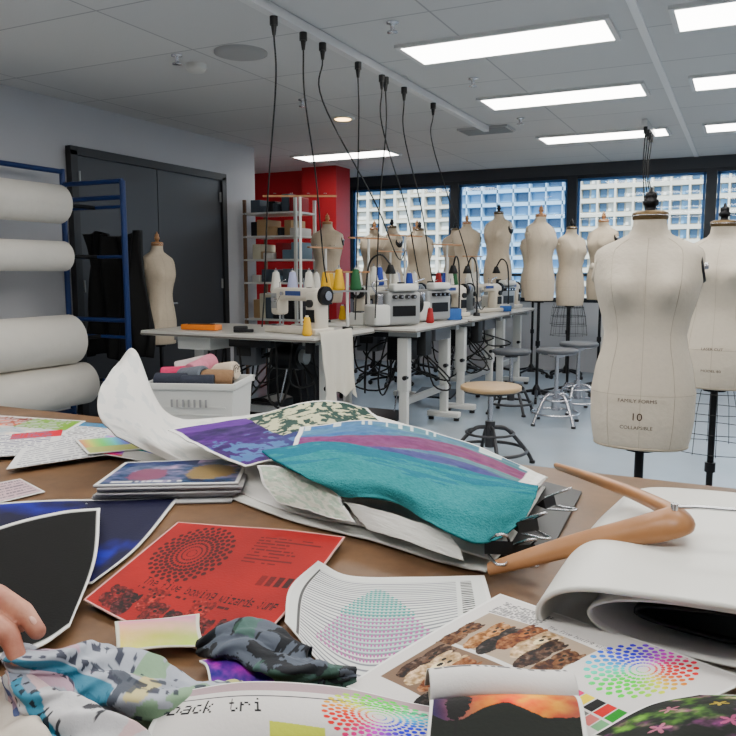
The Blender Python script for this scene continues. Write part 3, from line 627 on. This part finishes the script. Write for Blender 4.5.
def c_poster(S,T):
    A=full(S,(.84,.83,.82))
    pal=[(.30,.19,.11),(.56,.40,.26),(.10,.07,.06),(.42,.25,.14),(.68,.58,.46),(.20,.13,.09)]
    A=put(A,(S>.07)&(S<.52)&(T>.20)&(T<.50),(.62,.56,.50))
    A=dogs(A,S,T,.08,.20,.51,.50,pal,5,7); A=put(A,(S>.07)&(S<.56)&(T>.52)&(T<.86),(.44,.36,.30)); A=dogs(A,S,T,.08,.52,.55,.86,pal[::-1],15,6)
    for i in range(10): A=put(A,(np.abs(T-.06-i*.014)<.004)&(S>.06)&(S<.26)&(vnoise(S*160,T*0+i*7,4)>.3),(.35,.35,.37))
    A=text(A,S,T,'The five boxing wizards',.30,.15,.28,.03,(.25,.25,.27))
    A=halftone(A,S,T,.70,.20,.21,1.25,8,26,.1)
    for i,cx in enumerate([(.02,.6,.75),(.85,.05,.45),(.95,.85,.05),(.06,.06,.06),(.75,.1,.08),(.1,.5,.15),(.1,.15,.55)]):
        A=put(A,(S>.58+i*.045)&(S<.62+i*.045)&(T>.46)&(T<.53),cx); A=put(A,(S>.58+i*.045)&(S<.62+i*.045)&(T>.54)&(T<.59),tuple(.4+.5*q for q in cx))
    A=put(A,(S>.66)&(S<.96)&(T>.64)&(T<.92)&(np.hypot((S*40)%1-.5,(T*32)%1-.5)<.12+.5*(S-.66)),(.06,.06,.06))
    return border(A,S,T,.012,(.9,.9,.89))
sheet('dog_photo_fabric_print',[[(-238,836,24),(-140,810,22),(-51,785,22),(26,757,22)],[(-265,754,22),(-172,716,34),(-87,667,40),(-20,658,34)],[(-293,670,18),(-209,626,30),(-131,586,36),(-65,571,22)],[(-316,593,14),(-250,571,16),(-177,522,16),(-110,503,14)]],460,400,c_poster)
def c_banner(S,T):
    A=full(S,(.84,.83,.82)); A=put(A,(T<.13)&(S<.75),(.66,.58,.60)); A=put(A,(T>.20)&(T<.215),(.2,.2,.22))
    A=text(A,S,T,'back tri',.03,.24,.26,.17,(.06,.06,.08)); A=halftone(A,S,T,.58,.36,.30,2.2,8,30,.55)
    A=put(A,(S>.30)&(S<.44)&(T>.5+.3*(S-.3))&(T<.9),(.75,.78,.35))
    for i,cx in enumerate([(.05,.6,.75),(.85,.1,.5),(.95,.85,.1),(.1,.1,.1)]): A=put(A,(S>.80+i*.045)&(S<.84+i*.045)&(T>.22)&(T<.32),cx)
    A=put(A,(S>.80)&(S<.98)&(T>.40),(.50,.20,.08)); A=put(A,blob(S,T,.9,.6,.07,.12,3),(.85,.6,.15))
    return border(A,S,T,.012)
sheet('lettered_fabric_print',[[(-411,480,44),(-357,499,56),(-288,531,52),(-201,564,38),(-118,604,45)],[(-419,445,30),(-336,468,44),(-261,497,44),(-190,535,34),(-107,569,45)],[(-390,401,8),(-315,438,10),(-247,471,10),(-179,505,10),(-97,545,16)]],360,200,c_banner)
def c_sun(S,T):
    k=fbm(S*7,T*6,9); g=np.clip(1-np.hypot(S-.65,T-.55)*1.6,0,1)
    A=np.stack([.10+.85*g+.2*k,.10+.50*g*k*1.6+.08*k,.22-.12*g+.15*k],-1); hill=T>.70+.08*np.sin(S*9)+.10*(k-.5); A=put(A,hill,(.04,.07,.05)); A=put(A,blob(S,T,.22,.55,.10,.22,3),(.04,.05,.04)); A=put(A,(np.abs(S-.22)<.012)&(T>.6),(.03,.03,.03)); A=put(A,T<.22,(.10,.10,.12)); A=put(A,(T<.16)&(vnoise(S*50,T*0,3)>.5)&(T>.07),(.8,.8,.8)); return border(A,S,T,.025)
sheet('sunset_fabric_print',[[(-216,556,44),(-170,572,50),(-112,604,50)],[(-206,530,60),(-158,552,66),(-98,582,64)],[(-195,495,50),(-148,512,54),(-85,545,54)]],180,160,c_sun)
c=[]
prf=[(34,34),(22,50),(6,64),(-10,70),(-22,66),(-27,57),(-22,49),(-12,48),(-6,53)]
for dy,hh in prf:
    c.append([(-222+27*i-.44*dy, 566+14*i+.9*dy, hh+3*math.sin(i*1.3)) for i in range(5)])
def c_roll(S,T):
    A=full(S,(.84,.83,.82)); A=put(A,(T>.30)&(T<.34)&(vnoise(S*40,T*0,3)>.4),(.3,.3,.32))
    return put(A,T>.8,(.6,.56,.52))
sheet('curled_fabric_sample',c,90,90,c_roll,back=(.66,.62,.58))
def c_flower(S,T):
    k=fbm(S*7,T*7,21);A=full(S,(.03,.07,.04));A=A+np.clip(k-.50,0,1)[...,None]*np.array([1.2,1.7,.6]);k2=fbm(S*9,T*9,33);A=A+np.clip(k2-.58,0,1)[...,None]*np.array([1.6,.6,1.4]);
    for i,(cx,cy) in enumerate([(.25,.55),(.5,.35),(.7,.6),(.4,.8),(.85,.3)]):
        th=np.arctan2(T-cy,S-cx); r_=np.hypot(S-cx,T-cy); A=put(A,(r_<.07*(.6+.4*np.cos(5*th+i)))*.8,[(.75,.45,.55),(.8,.7,.3),(.7,.35,.5)][i%3])
    return border(A,S,T,.02)
sheet('flower_fabric_print',[[(-15,668,44),(20,684,44),(62,705,44)],[(-52,620,50),(-8,625,56),(51,650,50)],[(-89,577,38),(-43,566,48),(51,591,38)]],220,180,c_flower)
def c_tie(S,T): 
    k=fbm(S*4,T*4,31); A=np.stack([.88-.25*k*S,.52+.35*T,.66-.35*T*k],-1); return border(A,S,T,.04,(.8,.8,.75))
sheet('tie_dye_swatch',[[(-605,594,16),(-560,615,20),(-525,641,22)],[(-580,570,22),(-535,590,28),(-500,610,24)],[(-554,545,14),(-520,570,16),(-480,592,16)]],60,60,c_tie)
def c_pur(S,T):
    k=fbm(S*6,T*6,41); return border(np.stack([.25+.9*(k-.3),.08+.3*k*T,.35+.4*k],-1),S,T,.03)
sheet('purple_photo_swatch',[[(-464,564,18),(-440,585,20),(-405,612,20)],[(-440,545,26),(-415,562,30),(-380,585,28)],[(-415,520,16),(-390,540,18),(-355,567,18)]],80,80,c_pur)
def c_lines(A,S,T,n,seed,col=(.35,.35,.38)):
    for i in range(n): A=put(A,(np.abs(T-(i+.7)/n)<.22/n)&(S>.06)&(S<.9)&(vnoise(S*60,T*0+i*5,seed)>.3),col)
    return A
def c_k1(S,T):
    A=np.stack([.5+.5*np.sin(S*7),.5+.4*np.sin(S*11+2),.55+.4*np.sin(T*9+S*4)],-1); A=put(A,(T>.5)&(S>.4),(.85,.85,.84)); return border(A,S,T,.03)
def flat(P,h0,h1=None): return [[(x,y,h0) for x,y in r] for r in P]
sheet('colour_chart_paper',flat([[(-1360,1330),(-1110,1275)],[(-1250,1180),(-1010,1160)]],14),80,60,c_k1,m=M_gloss)
sheet('printed_paper',flat([[(-1650,1440),(-1290,1470)],[(-1571,1260),(-1250,1330)]],4),120,80,lambda S,T:c_lines(put(full(S,(.85,.85,.85)),(T<.25),(.2,.45,.6)),S,T,12,3))
def c_pp(S,T):
    A=full(S,(.82,.80,.78)); k=fbm(S*9,T*9,8); A=put(A,(T<.45),(.66,.28,.18)); A=A+(k-.5)[...,None]*np.array([1.1,.6,.3]); A=put(A,(S>.55)&(T<.5),(.45,.62,.22)); A=put(A,(S>.3)&(S<.5)&(T>.55),(.15,.42,.65)); return c_lines(border(A,S,T,.03),S,T,14,5,(.75,.75,.75))
sheet('printed_paper',flat([[(-1900,1400),(-1560,1460)],[(-1850,1150),(-1440,1240)]],5),120,80,c_pp,m=M_gloss)
sheet('printed_paper',flat([[(-1640,1150),(-1500,1330)],[(-1480,1000),(-1320,1150)]],11),120,80,lambda S,T:c_lines(put(full(S,(.85,.85,.85)),(T<.3)&(S>.5),(.75,.2,.25)),S,T,14,29,(.4,.4,.5)))
sheet('printed_paper',flat([[(-1500,1240),(-1330,1400)],[(-1320,1050),(-1250,1260)]],9),120,80,lambda S,T:c_lines(full(S,(.84,.84,.84)),S,T,14,9,(.5,.5,.55)))
sheet('printed_paper',flat([[(-1417,1141),(-1398,1392)],[(-1290,1000),(-1180,1230)]],13),120,80,lambda S,T:c_lines(full(S,(.86,.86,.86)),S,T,10,19,(.62,.62,.65)))
sheet('rainbow_swatch_strip',flat([[(-1360,1238),(-1267,1342)],[(-1226,1149),(-1149,1246)]],18),120,60,lambda S,T:border(put(hsv(S*.9,.45,.85),T>.6,(.75,.78,.5)),S,T,.05),m=M_gloss)
sheet('photo_card',flat([[(-1248,942),(-1235,987)],[(-1138,856),(-1120,946)]],4),60,40,lambda S,T:border(c_lines(full(S,(.80,.70,.72)),S,T,7,8,(.4,.35,.4)),S,T,.05),m=M_gloss)
mg=empty('magazine_stack')
for i in range(7):
    dx,dy=random.uniform(-12,12),random.uniform(-12,12)
    P=[[(-1057+dx,1075+dy),(-862+dx,1215+dy)],[(-990+dx,930+dy),(-775+dx,1055+dy)]]
    def cf(S,T):
        k=fbm(S*9,T*9,51)[...,None]; A=full(S,(.28,.32,.44))+(k-.5)*np.array([1.4,.9,.9]); A=put(A,(T<.2)&(S<.6),(.12,.17,.35)); A=put(A,blob(S,T,.75,.55,.18,.3,4),(.5,.42,.28)); A=put(A,blob(S,T,.3,.6,.14,.25,6),(.45,.25,.35)); return put(border(A,S,T,.03),(T>.86)&(T<.92)&(S>.1)&(S<.6)&(vnoise(S*50,T*0,3)>.4),(.85,.85,.85))
    sheet('magazine',flat(P,5+i*5.0),90 if i==6 else 4,90 if i==6 else 4,cf if i==6 else (.80,.80,.80),thick=.004,m=M_gloss,parent=mg,back=(.5,.5,.55))
def c_musl(S,T):
    A=full(S,(.86,.855,.84)); k=fbm(S*26,T*14,61); A=put(A,(k>.56)*.5*(S<.45),(.74,.76,.76)); return A
MU=[[(-1396,1422,176),(-1328,1410,208),(-1170,1340,75),(-1086,1479,52),(-835,1500,92),(-583,1483,60),(-307,1383,22)],
[(-1170,1141,168),(-1178,1262,118),(-1075,1264,46),(-939,1331,46),(-734,1382,56),(-494,1310,58),(-294,1231,34)],
[(-1068,1034,136),(-1086,1161,76),(-967,1166,32),(-770,1137,34),(-582,1152,50),(-401,1111,48),(-283,1067,34)],
[(-1050,1055,92),(-1060,1163,30),(-877,1112,14),(-647,1025,12),(-478,995,18),(-345,959,18),(-287,955,16)]]
sheet('large_muslin_sheet',MU,220,120,c_musl,thick=.0025,wav=.010,wf=8,back=(.82,.81,.79))
MU2=[[(x*.985-4,y*.985-4,max(5,h*.40)) for x,y,h in r[2:]] for r in MU]
sheet('white_fabric_layer',MU2,120,80,(.83,.83,.81),thick=.003,wav=.004,wf=9,seed=5)
def c_P(S,T):
    k=fbm(S*4,T*4,71); k2=fbm(S*22,T*18,72)
    A=np.stack([.14+.18*k,.07+.24*S*k+.1*S,.26+.20*k],-1)+(k2-.5)[...,None]*.3; A=put(A,(T>.6)*np.clip(S*1.2-.2,0,1)*.9,(.12,.33,.50)); A=put(A,((T<.18)&(S<.35))*.8,(.36,.20,.52))
    A=put(A,(T>.45)&(k2>.58),(.30,.42,.60))
    lf=fbm(S*30,T*22,75); L=np.where(lf[...,None]>.5,np.array([.74,.74,.62]),np.array([.12,.22,.20])); m=((S>.30+.2*T)&(T<.62)).astype(float)[...,None]
    A=A*(1-m)+L*m; return border(A,S,T,.02)
sheet('leaf_fabric_print',[[(-1032,1178,82),(-960,1370,84),(-854,1480,108),(-725,1470,104)],[(-909,1125,72),(-853,1244,76),(-788,1371,84),(-663,1429,84)],[(-765,1068,62),(-699,1144,73),(-645,1235,78),(-576,1310,80)]],240,180,c_P,wav=.008,wf=6)
def c_Q(S,T):
    k=fbm(S*4,T*14,81); A=np.stack([.16+.22*k,.30+.25*k,.44+.15*(1-S)],-1); A=put(A,(np.abs(T-.42-.12*np.sin(S*5+.5))<.13)*.75,(.46,.12,.30)); A=put(A,(np.abs(T-.66-.05*np.sin(S*7))<.06)*.7,(.22,.16,.42)); A=put(A,(T<.12)&(vnoise(S*60,T*0,3)>.6),(.75,.8,.8)); A=put(A,(S>.95),(.85,.85,.83)); A=A+(fbm(S*40,T*30,85)-.5)[...,None]*.15; return border(A,S,T,.02)
sheet('magenta_streak_fabric_print',[[(-787,1289,86),(-690,1411,90),(-506,1360,86),(-279,1250,56)],[(-740,1190,82),(-620,1260,86),(-460,1225,84),(-284,1180,60)],[(-686,1089,78),(-559,1070,80),(-420,1072,78),(-291,1121,56)]],220,140,c_Q,wav=.008,wf=5,seed=4)
def c_R(S,T):
    k=fbm(S*8,T*8,91); k2=fbm(S*120,T*90,93,2); A=full(S,(.25,.50,.52))+(k-.5)[...,None]*.07+(k2-.5)[...,None]*.10; A=put(A,(T<.35)*(fbm(S*5,T*18,92)>.5)*.5,(.18,.36,.48)); return A
def foldR(P,S,T):
    P=P.copy(); P[...,2]+=.0030*np.sin(S*15+T*5)*T; P[...,1]-=.007*np.sin(S*13)*(T**3); return P
sheet('teal_knit_cloth',[[(-747,1094,88),(-665,1185,94),(-505,1145,95),(-375,1100,92),(-270,1150,70)],[(-616,1008,80),(-514,1017,88),(-401,990,88),(-313,995,82),(-262,1095,66)],[(-537,1000,60),(-449,985,62),(-368,941,58),(-291,925,48),(-262,1025,46)]],220,150,c_R,thick=.004,m=M_knit,back=(.20,.42,.45),wav=.009,wf=4,seed=11,fold=foldR)
def gau(S,T): 
    k=fbm(S*18,T*14,7); A=full(S,(.82,.83,.78)); A=put(A,(k>.52)*.6,(.60,.70,.62)); return border(A,S,T,.03)
sheet('gauze_fabric',[[(-735,1060,72),(-640,1050,74),(-560,1030,70)],[(-700,1030,46),(-610,1010,50),(-530,990,50)],[(-665,1010,28),(-575,985,30),(-495,965,30)]],110,90,gau,wav=.008,wf=6,seed=17)
sheet('white_fabric_swatch',[[(-540,1010,48),(-440,975,50),(-340,945,46)],[(-510,990,36),(-415,955,38),(-322,930,34)],[(-480,972,24),(-395,940,26),(-310,915,24)]],60,50,(.85,.85,.83),wav=.006,wf=5,seed=19)
cb=B(); P=[(-.318,1.407),(-.243,1.371),(-.225,1.01),(-.32,1.0)]
cb.add([(x,y,.921) for x,y in P]+[(x,y,.926) for x,y in P],[(0,1,2,3),(7,6,5,4),(0,4,5,1),(1,5,6,2),(2,6,7,3),(3,7,4,0)],mat('black_board',(.05,.05,.055),.45)); cb.done('black_clipboard')
def binder(x,y,z,rz,sc=1):
    b=B(); w=.017
    vs=[(-w,0,-.008),(w,0,-.008),(w,.0,.008),(-w,0,.008),(-w,.016,0),(w,.016,0)]
    b.add(vs,[(0,1,2,3),(0,4,5,1),(3,2,5,4),(0,3,4),(1,5,2)],mat('black_clip',(.05,.05,.05),.35,.3))
    for s in(-1,1):
        b.tube([(-.012,.0,s*.009),(-.009,-.02,s*.013),(-.006,-.036,s*.016),(0,-.042,s*.017),(.006,-.036,s*.016),(.009,-.02,s*.013),(.012,0,s*.009)],.0019,chrome,6,sub=24)
    o=b.done('binder_clip',loc=(x,y,z),rz=rz); o.rotation_euler[0]=-.3; o.scale=(sc,)*3; return o
binder(-.252,1.02,.968,.9,1.0); binder(-.272,.945,.958,.35,1.1); binder(-.245,1.12,.976,1.3,.95); binder(-.245,.968,.950,.6,1.0)
# folded white portfolio
def prof(y0,k,dx=0):
    return [(260+dx,y0+15,86*k),(60+dx,y0+10,88*k),(-75+dx,y0,88*k),(-140+dx,y0+2,80*k),(-172+dx,y0+10,56*k),(-176+dx,y0+18,30*k),(-150+dx,y0+25,10),(-60+dx,y0+28,5),(90+dx,y0+34,5),(260+dx,y0+38,5)]
vin=paint_mat('white_vinyl',.35,.03,40)
sheet('white_folded_portfolio',[prof(1150,1.0,25),prof(1010,1.10,14),prof(880,1.06,6),prof(765,.90,0)],140,70,(.87,.865,.845),thick=.005,m=vin)
def prof2(y0,dx=0): return [(255+dx,y0,54),(60+dx,y0,54),(-35+dx,y0,49),(-84+dx,y0,40),(-35+dx,y0,30),(60+dx,y0,27),(255+dx,y0,27)]
sheet('black_inner_pouch',[prof2(1110,30),prof2(950,15),prof2(822,0)],60,30,(.03,.035,.07),thick=.004,m=vin,back=(.03,.03,.05))
def prof3(y0,dx=0): return [(255+dx,y0,70),(40+dx,y0,68),(-80+dx,y0,62),(-128+dx,y0,42),(-90+dx,y0,20),(40+dx,y0,14),(255+dx,y0,14)]
sheet('white_pouch_lining',[prof3(1130,30),prof3(950,15),prof3(795,0)],60,30,(.84,.84,.83),thick=.003,m=vin)
# hanger
hw=mat('hanger_varnished_wood',(.66,.46,.29),.38,noise=.22,nscale=25,coat=.1)
h=B(); A=(-.277,.919,.937);Bp=(-.235,1.125,1.03)
h.tube([A,(-.222,.918,.963),(-.165,.905,.993),(-.105,.888,1.022),(-.066,.880,1.040),(-.050,.893,1.046),(-.066,.926,1.045),(-.115,.99,1.042),(-.178,1.06,1.037),Bp],[.009,.0125,.0145,.017,.019,.0185,.017,.0145,.012,.009],hw,16,flat=.55,sub=80)
h.cyl((-.056,.888,1.050),(-.056,.888,1.064),.004,chrome)
h.tube([(-.052,.890,1.060),(-.03,.892,1.062),(0,.897,1.062),(.03,.905,1.062),(.055,.93,1.062),(.05,.958,1.062),(.03,.965,1.062)],.0024,chrome,8,sub=40)
h.done('wooden_hanger')

# ------------------------------------------------------------------ scarves and hand
def scarf(name,pts,rad,colfn,lobes=5,tw=3,seed=1,nu=260,nv=150,amp=.35):
    P=cr(np.array(pts,float),nu); R=cr(np.array(rad,float)[:,None],nu)[:,0]
    T=np.gradient(P,axis=0);T/=np.linalg.norm(T,axis=1,keepdims=True); up=np.array([0,0,1.]); X=np.cross(np.broadcast_to(up,T.shape),T);X/=np.linalg.norm(X,axis=1,keepdims=True);Yv=np.cross(T,X)
    th=np.linspace(0,2*np.pi,nv,endpoint=False); t=np.linspace(0,1,nu)
    TH,TT=np.meshgrid(th,t); ph=TH+tw*TT*1.5+1.6*(fbm(TT*4,TT*0+2,seed,2)-.5)
    rr=.95+amp*(1-2*np.sin(lobes*ph/2)**2)*(.5+.7*fbm(TT*5,np.sin(TH)*2+5,seed,2))+.10*np.cos((lobes*2+1)*(ph+TT*2))+ .30*(fbm(TT*8,np.cos(TH)*2+7,seed+3,3)-.5)
    rad_=R[:,None]*rr
    V=P[:,None,:]+X[:,None,:]*(rad_*np.cos(TH))[...,None]*1.2+Yv[:,None,:]*(rad_*np.sin(TH))[...,None]*.8
    V[...,2]=np.maximum(V[...,2],TB+.003)
    col=lin_np(colfn(TT,TH/(2*np.pi))).reshape(-1,3)
    idx=np.arange(nu*nv).reshape(nu,nv); j=np.roll(idx,-1,axis=1)
    F=np.stack([idx[:-1],j[:-1],j[1:],idx[1:]],-1).reshape(-1,4).tolist(); F.append(list(range(nv))[::-1]); F.append(list(range((nu-1)*nv,nu*nv)))
    me=bpy.data.meshes.new(name); me.from_pydata(V.reshape(-1,3).tolist(),[],F); ca=me.color_attributes.new('Col','FLOAT_COLOR','POINT')
    ca.data.foreach_set('color',np.concatenate([col,np.ones((len(col),1))],1).astype(np.float32).ravel()); me.polygons.foreach_set('use_smooth',[True]*len(F)); me.materials.append(M_print)
    o=bpy.data.objects.new(name,me); SC.collection.objects.link(o); return o
def marks(A,t,w,c,seed,ft=70,fw=26):
    m=(vnoise(t*ft,w*fw,seed)>.62)&(np.sin(w*2*np.pi*7)>.1)&(fbm(t*4,w*3,seed+2)>.5); return put(A,m*.8,c)
def c_s1(t,w):
    A=full(t,(.66,.68,.72)); k=fbm(t*7,np.sin(w*6.28)*2+4,5)[...,None]; A=A+(k-.5)*.22
    A=put(A,(fbm(t*5+3,np.cos(w*6.28)*2+1,61)>.62)*.6,(.74,.56,.62)); A=put(A,((t>.55)&(fbm(t*6,w*5,25)>.50))*.7,(.46,.60,.44)); A=put(A,((t>.6)&(fbm(t*8,w*6,27)>.62))*.7,(.80,.74,.48))
    A=marks(A,t,w,(.16,.17,.22),31); A=put(A,((fbm(t*7,np.cos(w*6.28)*3+9,15)>.66))*.8,(.22,.24,.28)); A=put(A,((t>.05)&(t<.55)&(np.abs(w-.42)<.05))*.8,(.20,.44,.54)); return A
scarf('crumpled_print_scarf',[(-.535,.405,1.005),(-.515,.412,.996),(-.503,.44,.976),(-.475,.462,.960),(-.44,.475,.950),(-.41,.50,.942),(-.385,.53,.936)],[.008,.016,.025,.031,.027,.022,.012],c_s1,3,2,3)
def c_s1b(t,w):
    A=full(t,(.74,.74,.75))+(fbm(t*6,w*4,9)[...,None]-.5)*.22; A=put(A,(np.abs(w-.3-.15*t)<.05)*.8,(.18,.46,.58)); A=put(A,(np.abs(w-.55)<.03)*.7,(.12,.18,.38)); A=put(A,(fbm(t*5,w*4,19)>.63)*.5,(.78,.60,.60)); return marks(A,t,w,(.12,.12,.14),51)
scarf('crumpled_print_scarf',[(-.530,.405,.99),(-.505,.402,.98),(-.48,.400,.963),(-.445,.393,.952),(-.40,.378,.948),(-.34,.365,.944)],[.008,.018,.025,.028,.030,.026],c_s1b,3,1.5,8)
scarf('crumpled_white_cloth',[(-.60,.45,.938),(-.565,.42,.946),(-.53,.385,.948),(-.48,.35,.948),(-.42,.32,.945)],[.010,.020,.028,.034,.030],lambda t,w:full(t,(.78,.75,.71))+(fbm(t*6,w*4,9)[...,None]-.5)*.15,3,1,12)
def c_s2(t,w):
    k=fbm(t*12,np.sin(w*6.28)*3+5,45); A=full(t,(.10,.11,.13)); A=put(A,(k>.52)*.8,(.38,.41,.46)); A=put(A,(fbm(t*7,w*4,46)>.64)*.6,(.26,.40,.34)); return A
scarf('dark_patterned_scarf',[(-.478,.583,.94),(-.45,.588,.95),(-.42,.588,.954),(-.385,.583,.95),(-.355,.575,.948),(-.335,.59,.942),(-.315,.61,.936)],[.008,.017,.022,.020,.020,.015,.008],c_s2,3,2,21)

sk=bpy.data.materials.new('skin'); sk.use_nodes=True; nt=sk.node_tree; b=nt.nodes['Principled BSDF']
b.inputs['Roughness'].default_value=.5; b.inputs['Subsurface Weight'].default_value=.06; b.inputs['Subsurface Radius'].default_value=(.01,.004,.002); b.inputs['Subsurface Scale'].default_value=.3
tc=nt.nodes.new('ShaderNodeTexCoord'); n2=nt.nodes.new('ShaderNodeTexNoise'); n2.inputs['Scale'].default_value=45; n2.inputs['Detail'].default_value=6; rr_=nt.nodes.new('ShaderNodeValToRGB')
rr_.color_ramp.elements[0].position=.3; rr_.color_ramp.elements[0].color=lin((.66,.40,.32))+(1,); rr_.color_ramp.elements[1].position=.7; rr_.color_ramp.elements[1].color=lin((.79,.56,.46))+(1,)
nt.links.new(tc.outputs['Object'],n2.inputs['Vector']); nt.links.new(n2.outputs['Fac'],rr_.inputs[0]); nt.links.new(rr_.outputs[0],b.inputs['Base Color'])
n=nt.nodes.new('ShaderNodeTexNoise'); n.inputs['Scale'].default_value=260; n.inputs['Detail'].default_value=6; bp=nt.nodes.new('ShaderNodeBump'); bp.inputs['Strength'].default_value=.5; bp.inputs['Distance'].default_value=.001; nt.links.new(tc.outputs['Object'],n.inputs['Vector']); nt.links.new(n.outputs['Fac'],bp.inputs['Height']); nt.links.new(bp.outputs['Normal'],b.inputs['Normal'])
# hand: local axes x = along fingers, y = across, z = up
hand=empty('hand_holding_cloth',(-.554,.420,1.031),math.radians(26.2))
hb=B(); mm_=lambda P:[tuple(q/1000 for q in p) for p in P]
hb.tube(mm_([(-260,-150,-40),(-190,-100,-22),(-135,-58,-6)]),[.036,.031,.027],sk,20,flat=.75,sub=16)
hb.tube(mm_([(-140,-62,-6),(-118,-46,0),(-95,-28,4),(-68,-8,8),(-52,0,10)]),[.027,.030,.033,.028,.016],sk,20,flat=.55,sub=20)
hb.tube(mm_([(-130,-70,-10),(-105,-60,-6),(-82,-46,-6),(-64,-36,-6)]),[.024,.024,.022,.015],sk,16,flat=.7,sub=16)
def digit(pts,rr,kn=True):
    n_=len(pts)-1; P=cr(np.array(mm_(pts)),40); R=cr(np.array(rr)[:,None],40)[:,0]; t=np.linspace(0,n_,40)
    for j in range(1,n_): R=R*(1+.07*np.exp(-((t-j)/.16)**2)-.035*np.exp(-((t-j-.5)/.25)**2))
    hb.tube([tuple(p) for p in P],list(R),sk,16); hb.ball(mm_(pts)[-1],rr[-1]*1.02,sk,14)
digit([(-70,2,12),(-38,7,19),(-8,3,12),(18,-7,2),(33,-14,-11)],[.0120,.0106,.0098,.0088,.0072])
digit([(-72,-14,8),(-40,-12,12),(-12,-16,3),(13,-25,-9),(24,-33,-24)],[.0120,.0106,.0100,.0089,.0073])
digit([(-76,-30,0),(-46,-31,3),(-20,-35,-8),(1,-44,-20),(7,-50,-33)],[.0115,.0100,.0093,.0083,.0069])
digit([(-80,-44,-8),(-54,-48,-9),(-34,-53,-19),(-17,-59,-30),(-12,-62,-40)],[.0100,.0087,.0080,.0073,.0062])
digit([(-112,-24,4),(-84,6,-2),(-52,22,-6),(-20,20,-10),(8,8,-14)],[.016,.0140,.0120,.0110,.0088])
ho=hb.done('palm_and_fingers',hand)
rm=ho.modifiers.new('r','REMESH'); rm.mode='VOXEL'; rm.voxel_size=.0016; rm.use_smooth_shade=True
sm=ho.modifiers.new('s','SMOOTH'); sm.iterations=2; sm.factor=.5
nl=mat('fingernail',(.86,.66,.59),.25)
q=B()
for (x,y,z) in((31,-13,-2.5),(23,-31,-16.5),(6.5,-48,-26.5)):
    q.M=Matrix.Translation((x/1000,y/1000,z/1000))@Matrix.Rotation(.85,4,'Y'); q.ball((0,0,0),(.0068,.0052,.0024),nl,14)
q.M=Matrix(); q.done('fingernails',hand)
q=B(); q.M=Matrix.Translation((-.026,-.0325,.000))@Matrix.Rotation(math.pi/2+.2,4,'Y'); q.ring((0,0,0),.0108,.002,mat('gold',(.8,.55,.2),.25,1),28,8); q.done('ring',hand)

# ------------------------------------------------------------------ world, sun, camera
w=bpy.data.worlds.new('World'); SC.world=w; w.use_nodes=True; bg=w.node_tree.nodes['Background']; bg.inputs[0].default_value=(.62,.79,1,1); bg.inputs[1].default_value=3.3
su=bpy.data.lights.new('sun','SUN'); su.energy=7.5; su.angle=.02; su.color=(1,.96,.9); so=bpy.data.objects.new('sun',su); SC.collection.objects.link(so); so.rotation_euler=(math.radians(55),0,math.radians(25))
cam=bpy.data.cameras.new('Camera'); cam.sensor_width=36; cam.lens=36*760/736; cam.clip_start=.02; cam.clip_end=1000
co=bpy.data.objects.new('Camera',cam); SC.collection.objects.link(co); co.location=(0,0,1.32); co.rotation_euler=(math.radians(90)-math.atan(96/760),0,math.radians(26.2)); SC.camera=co
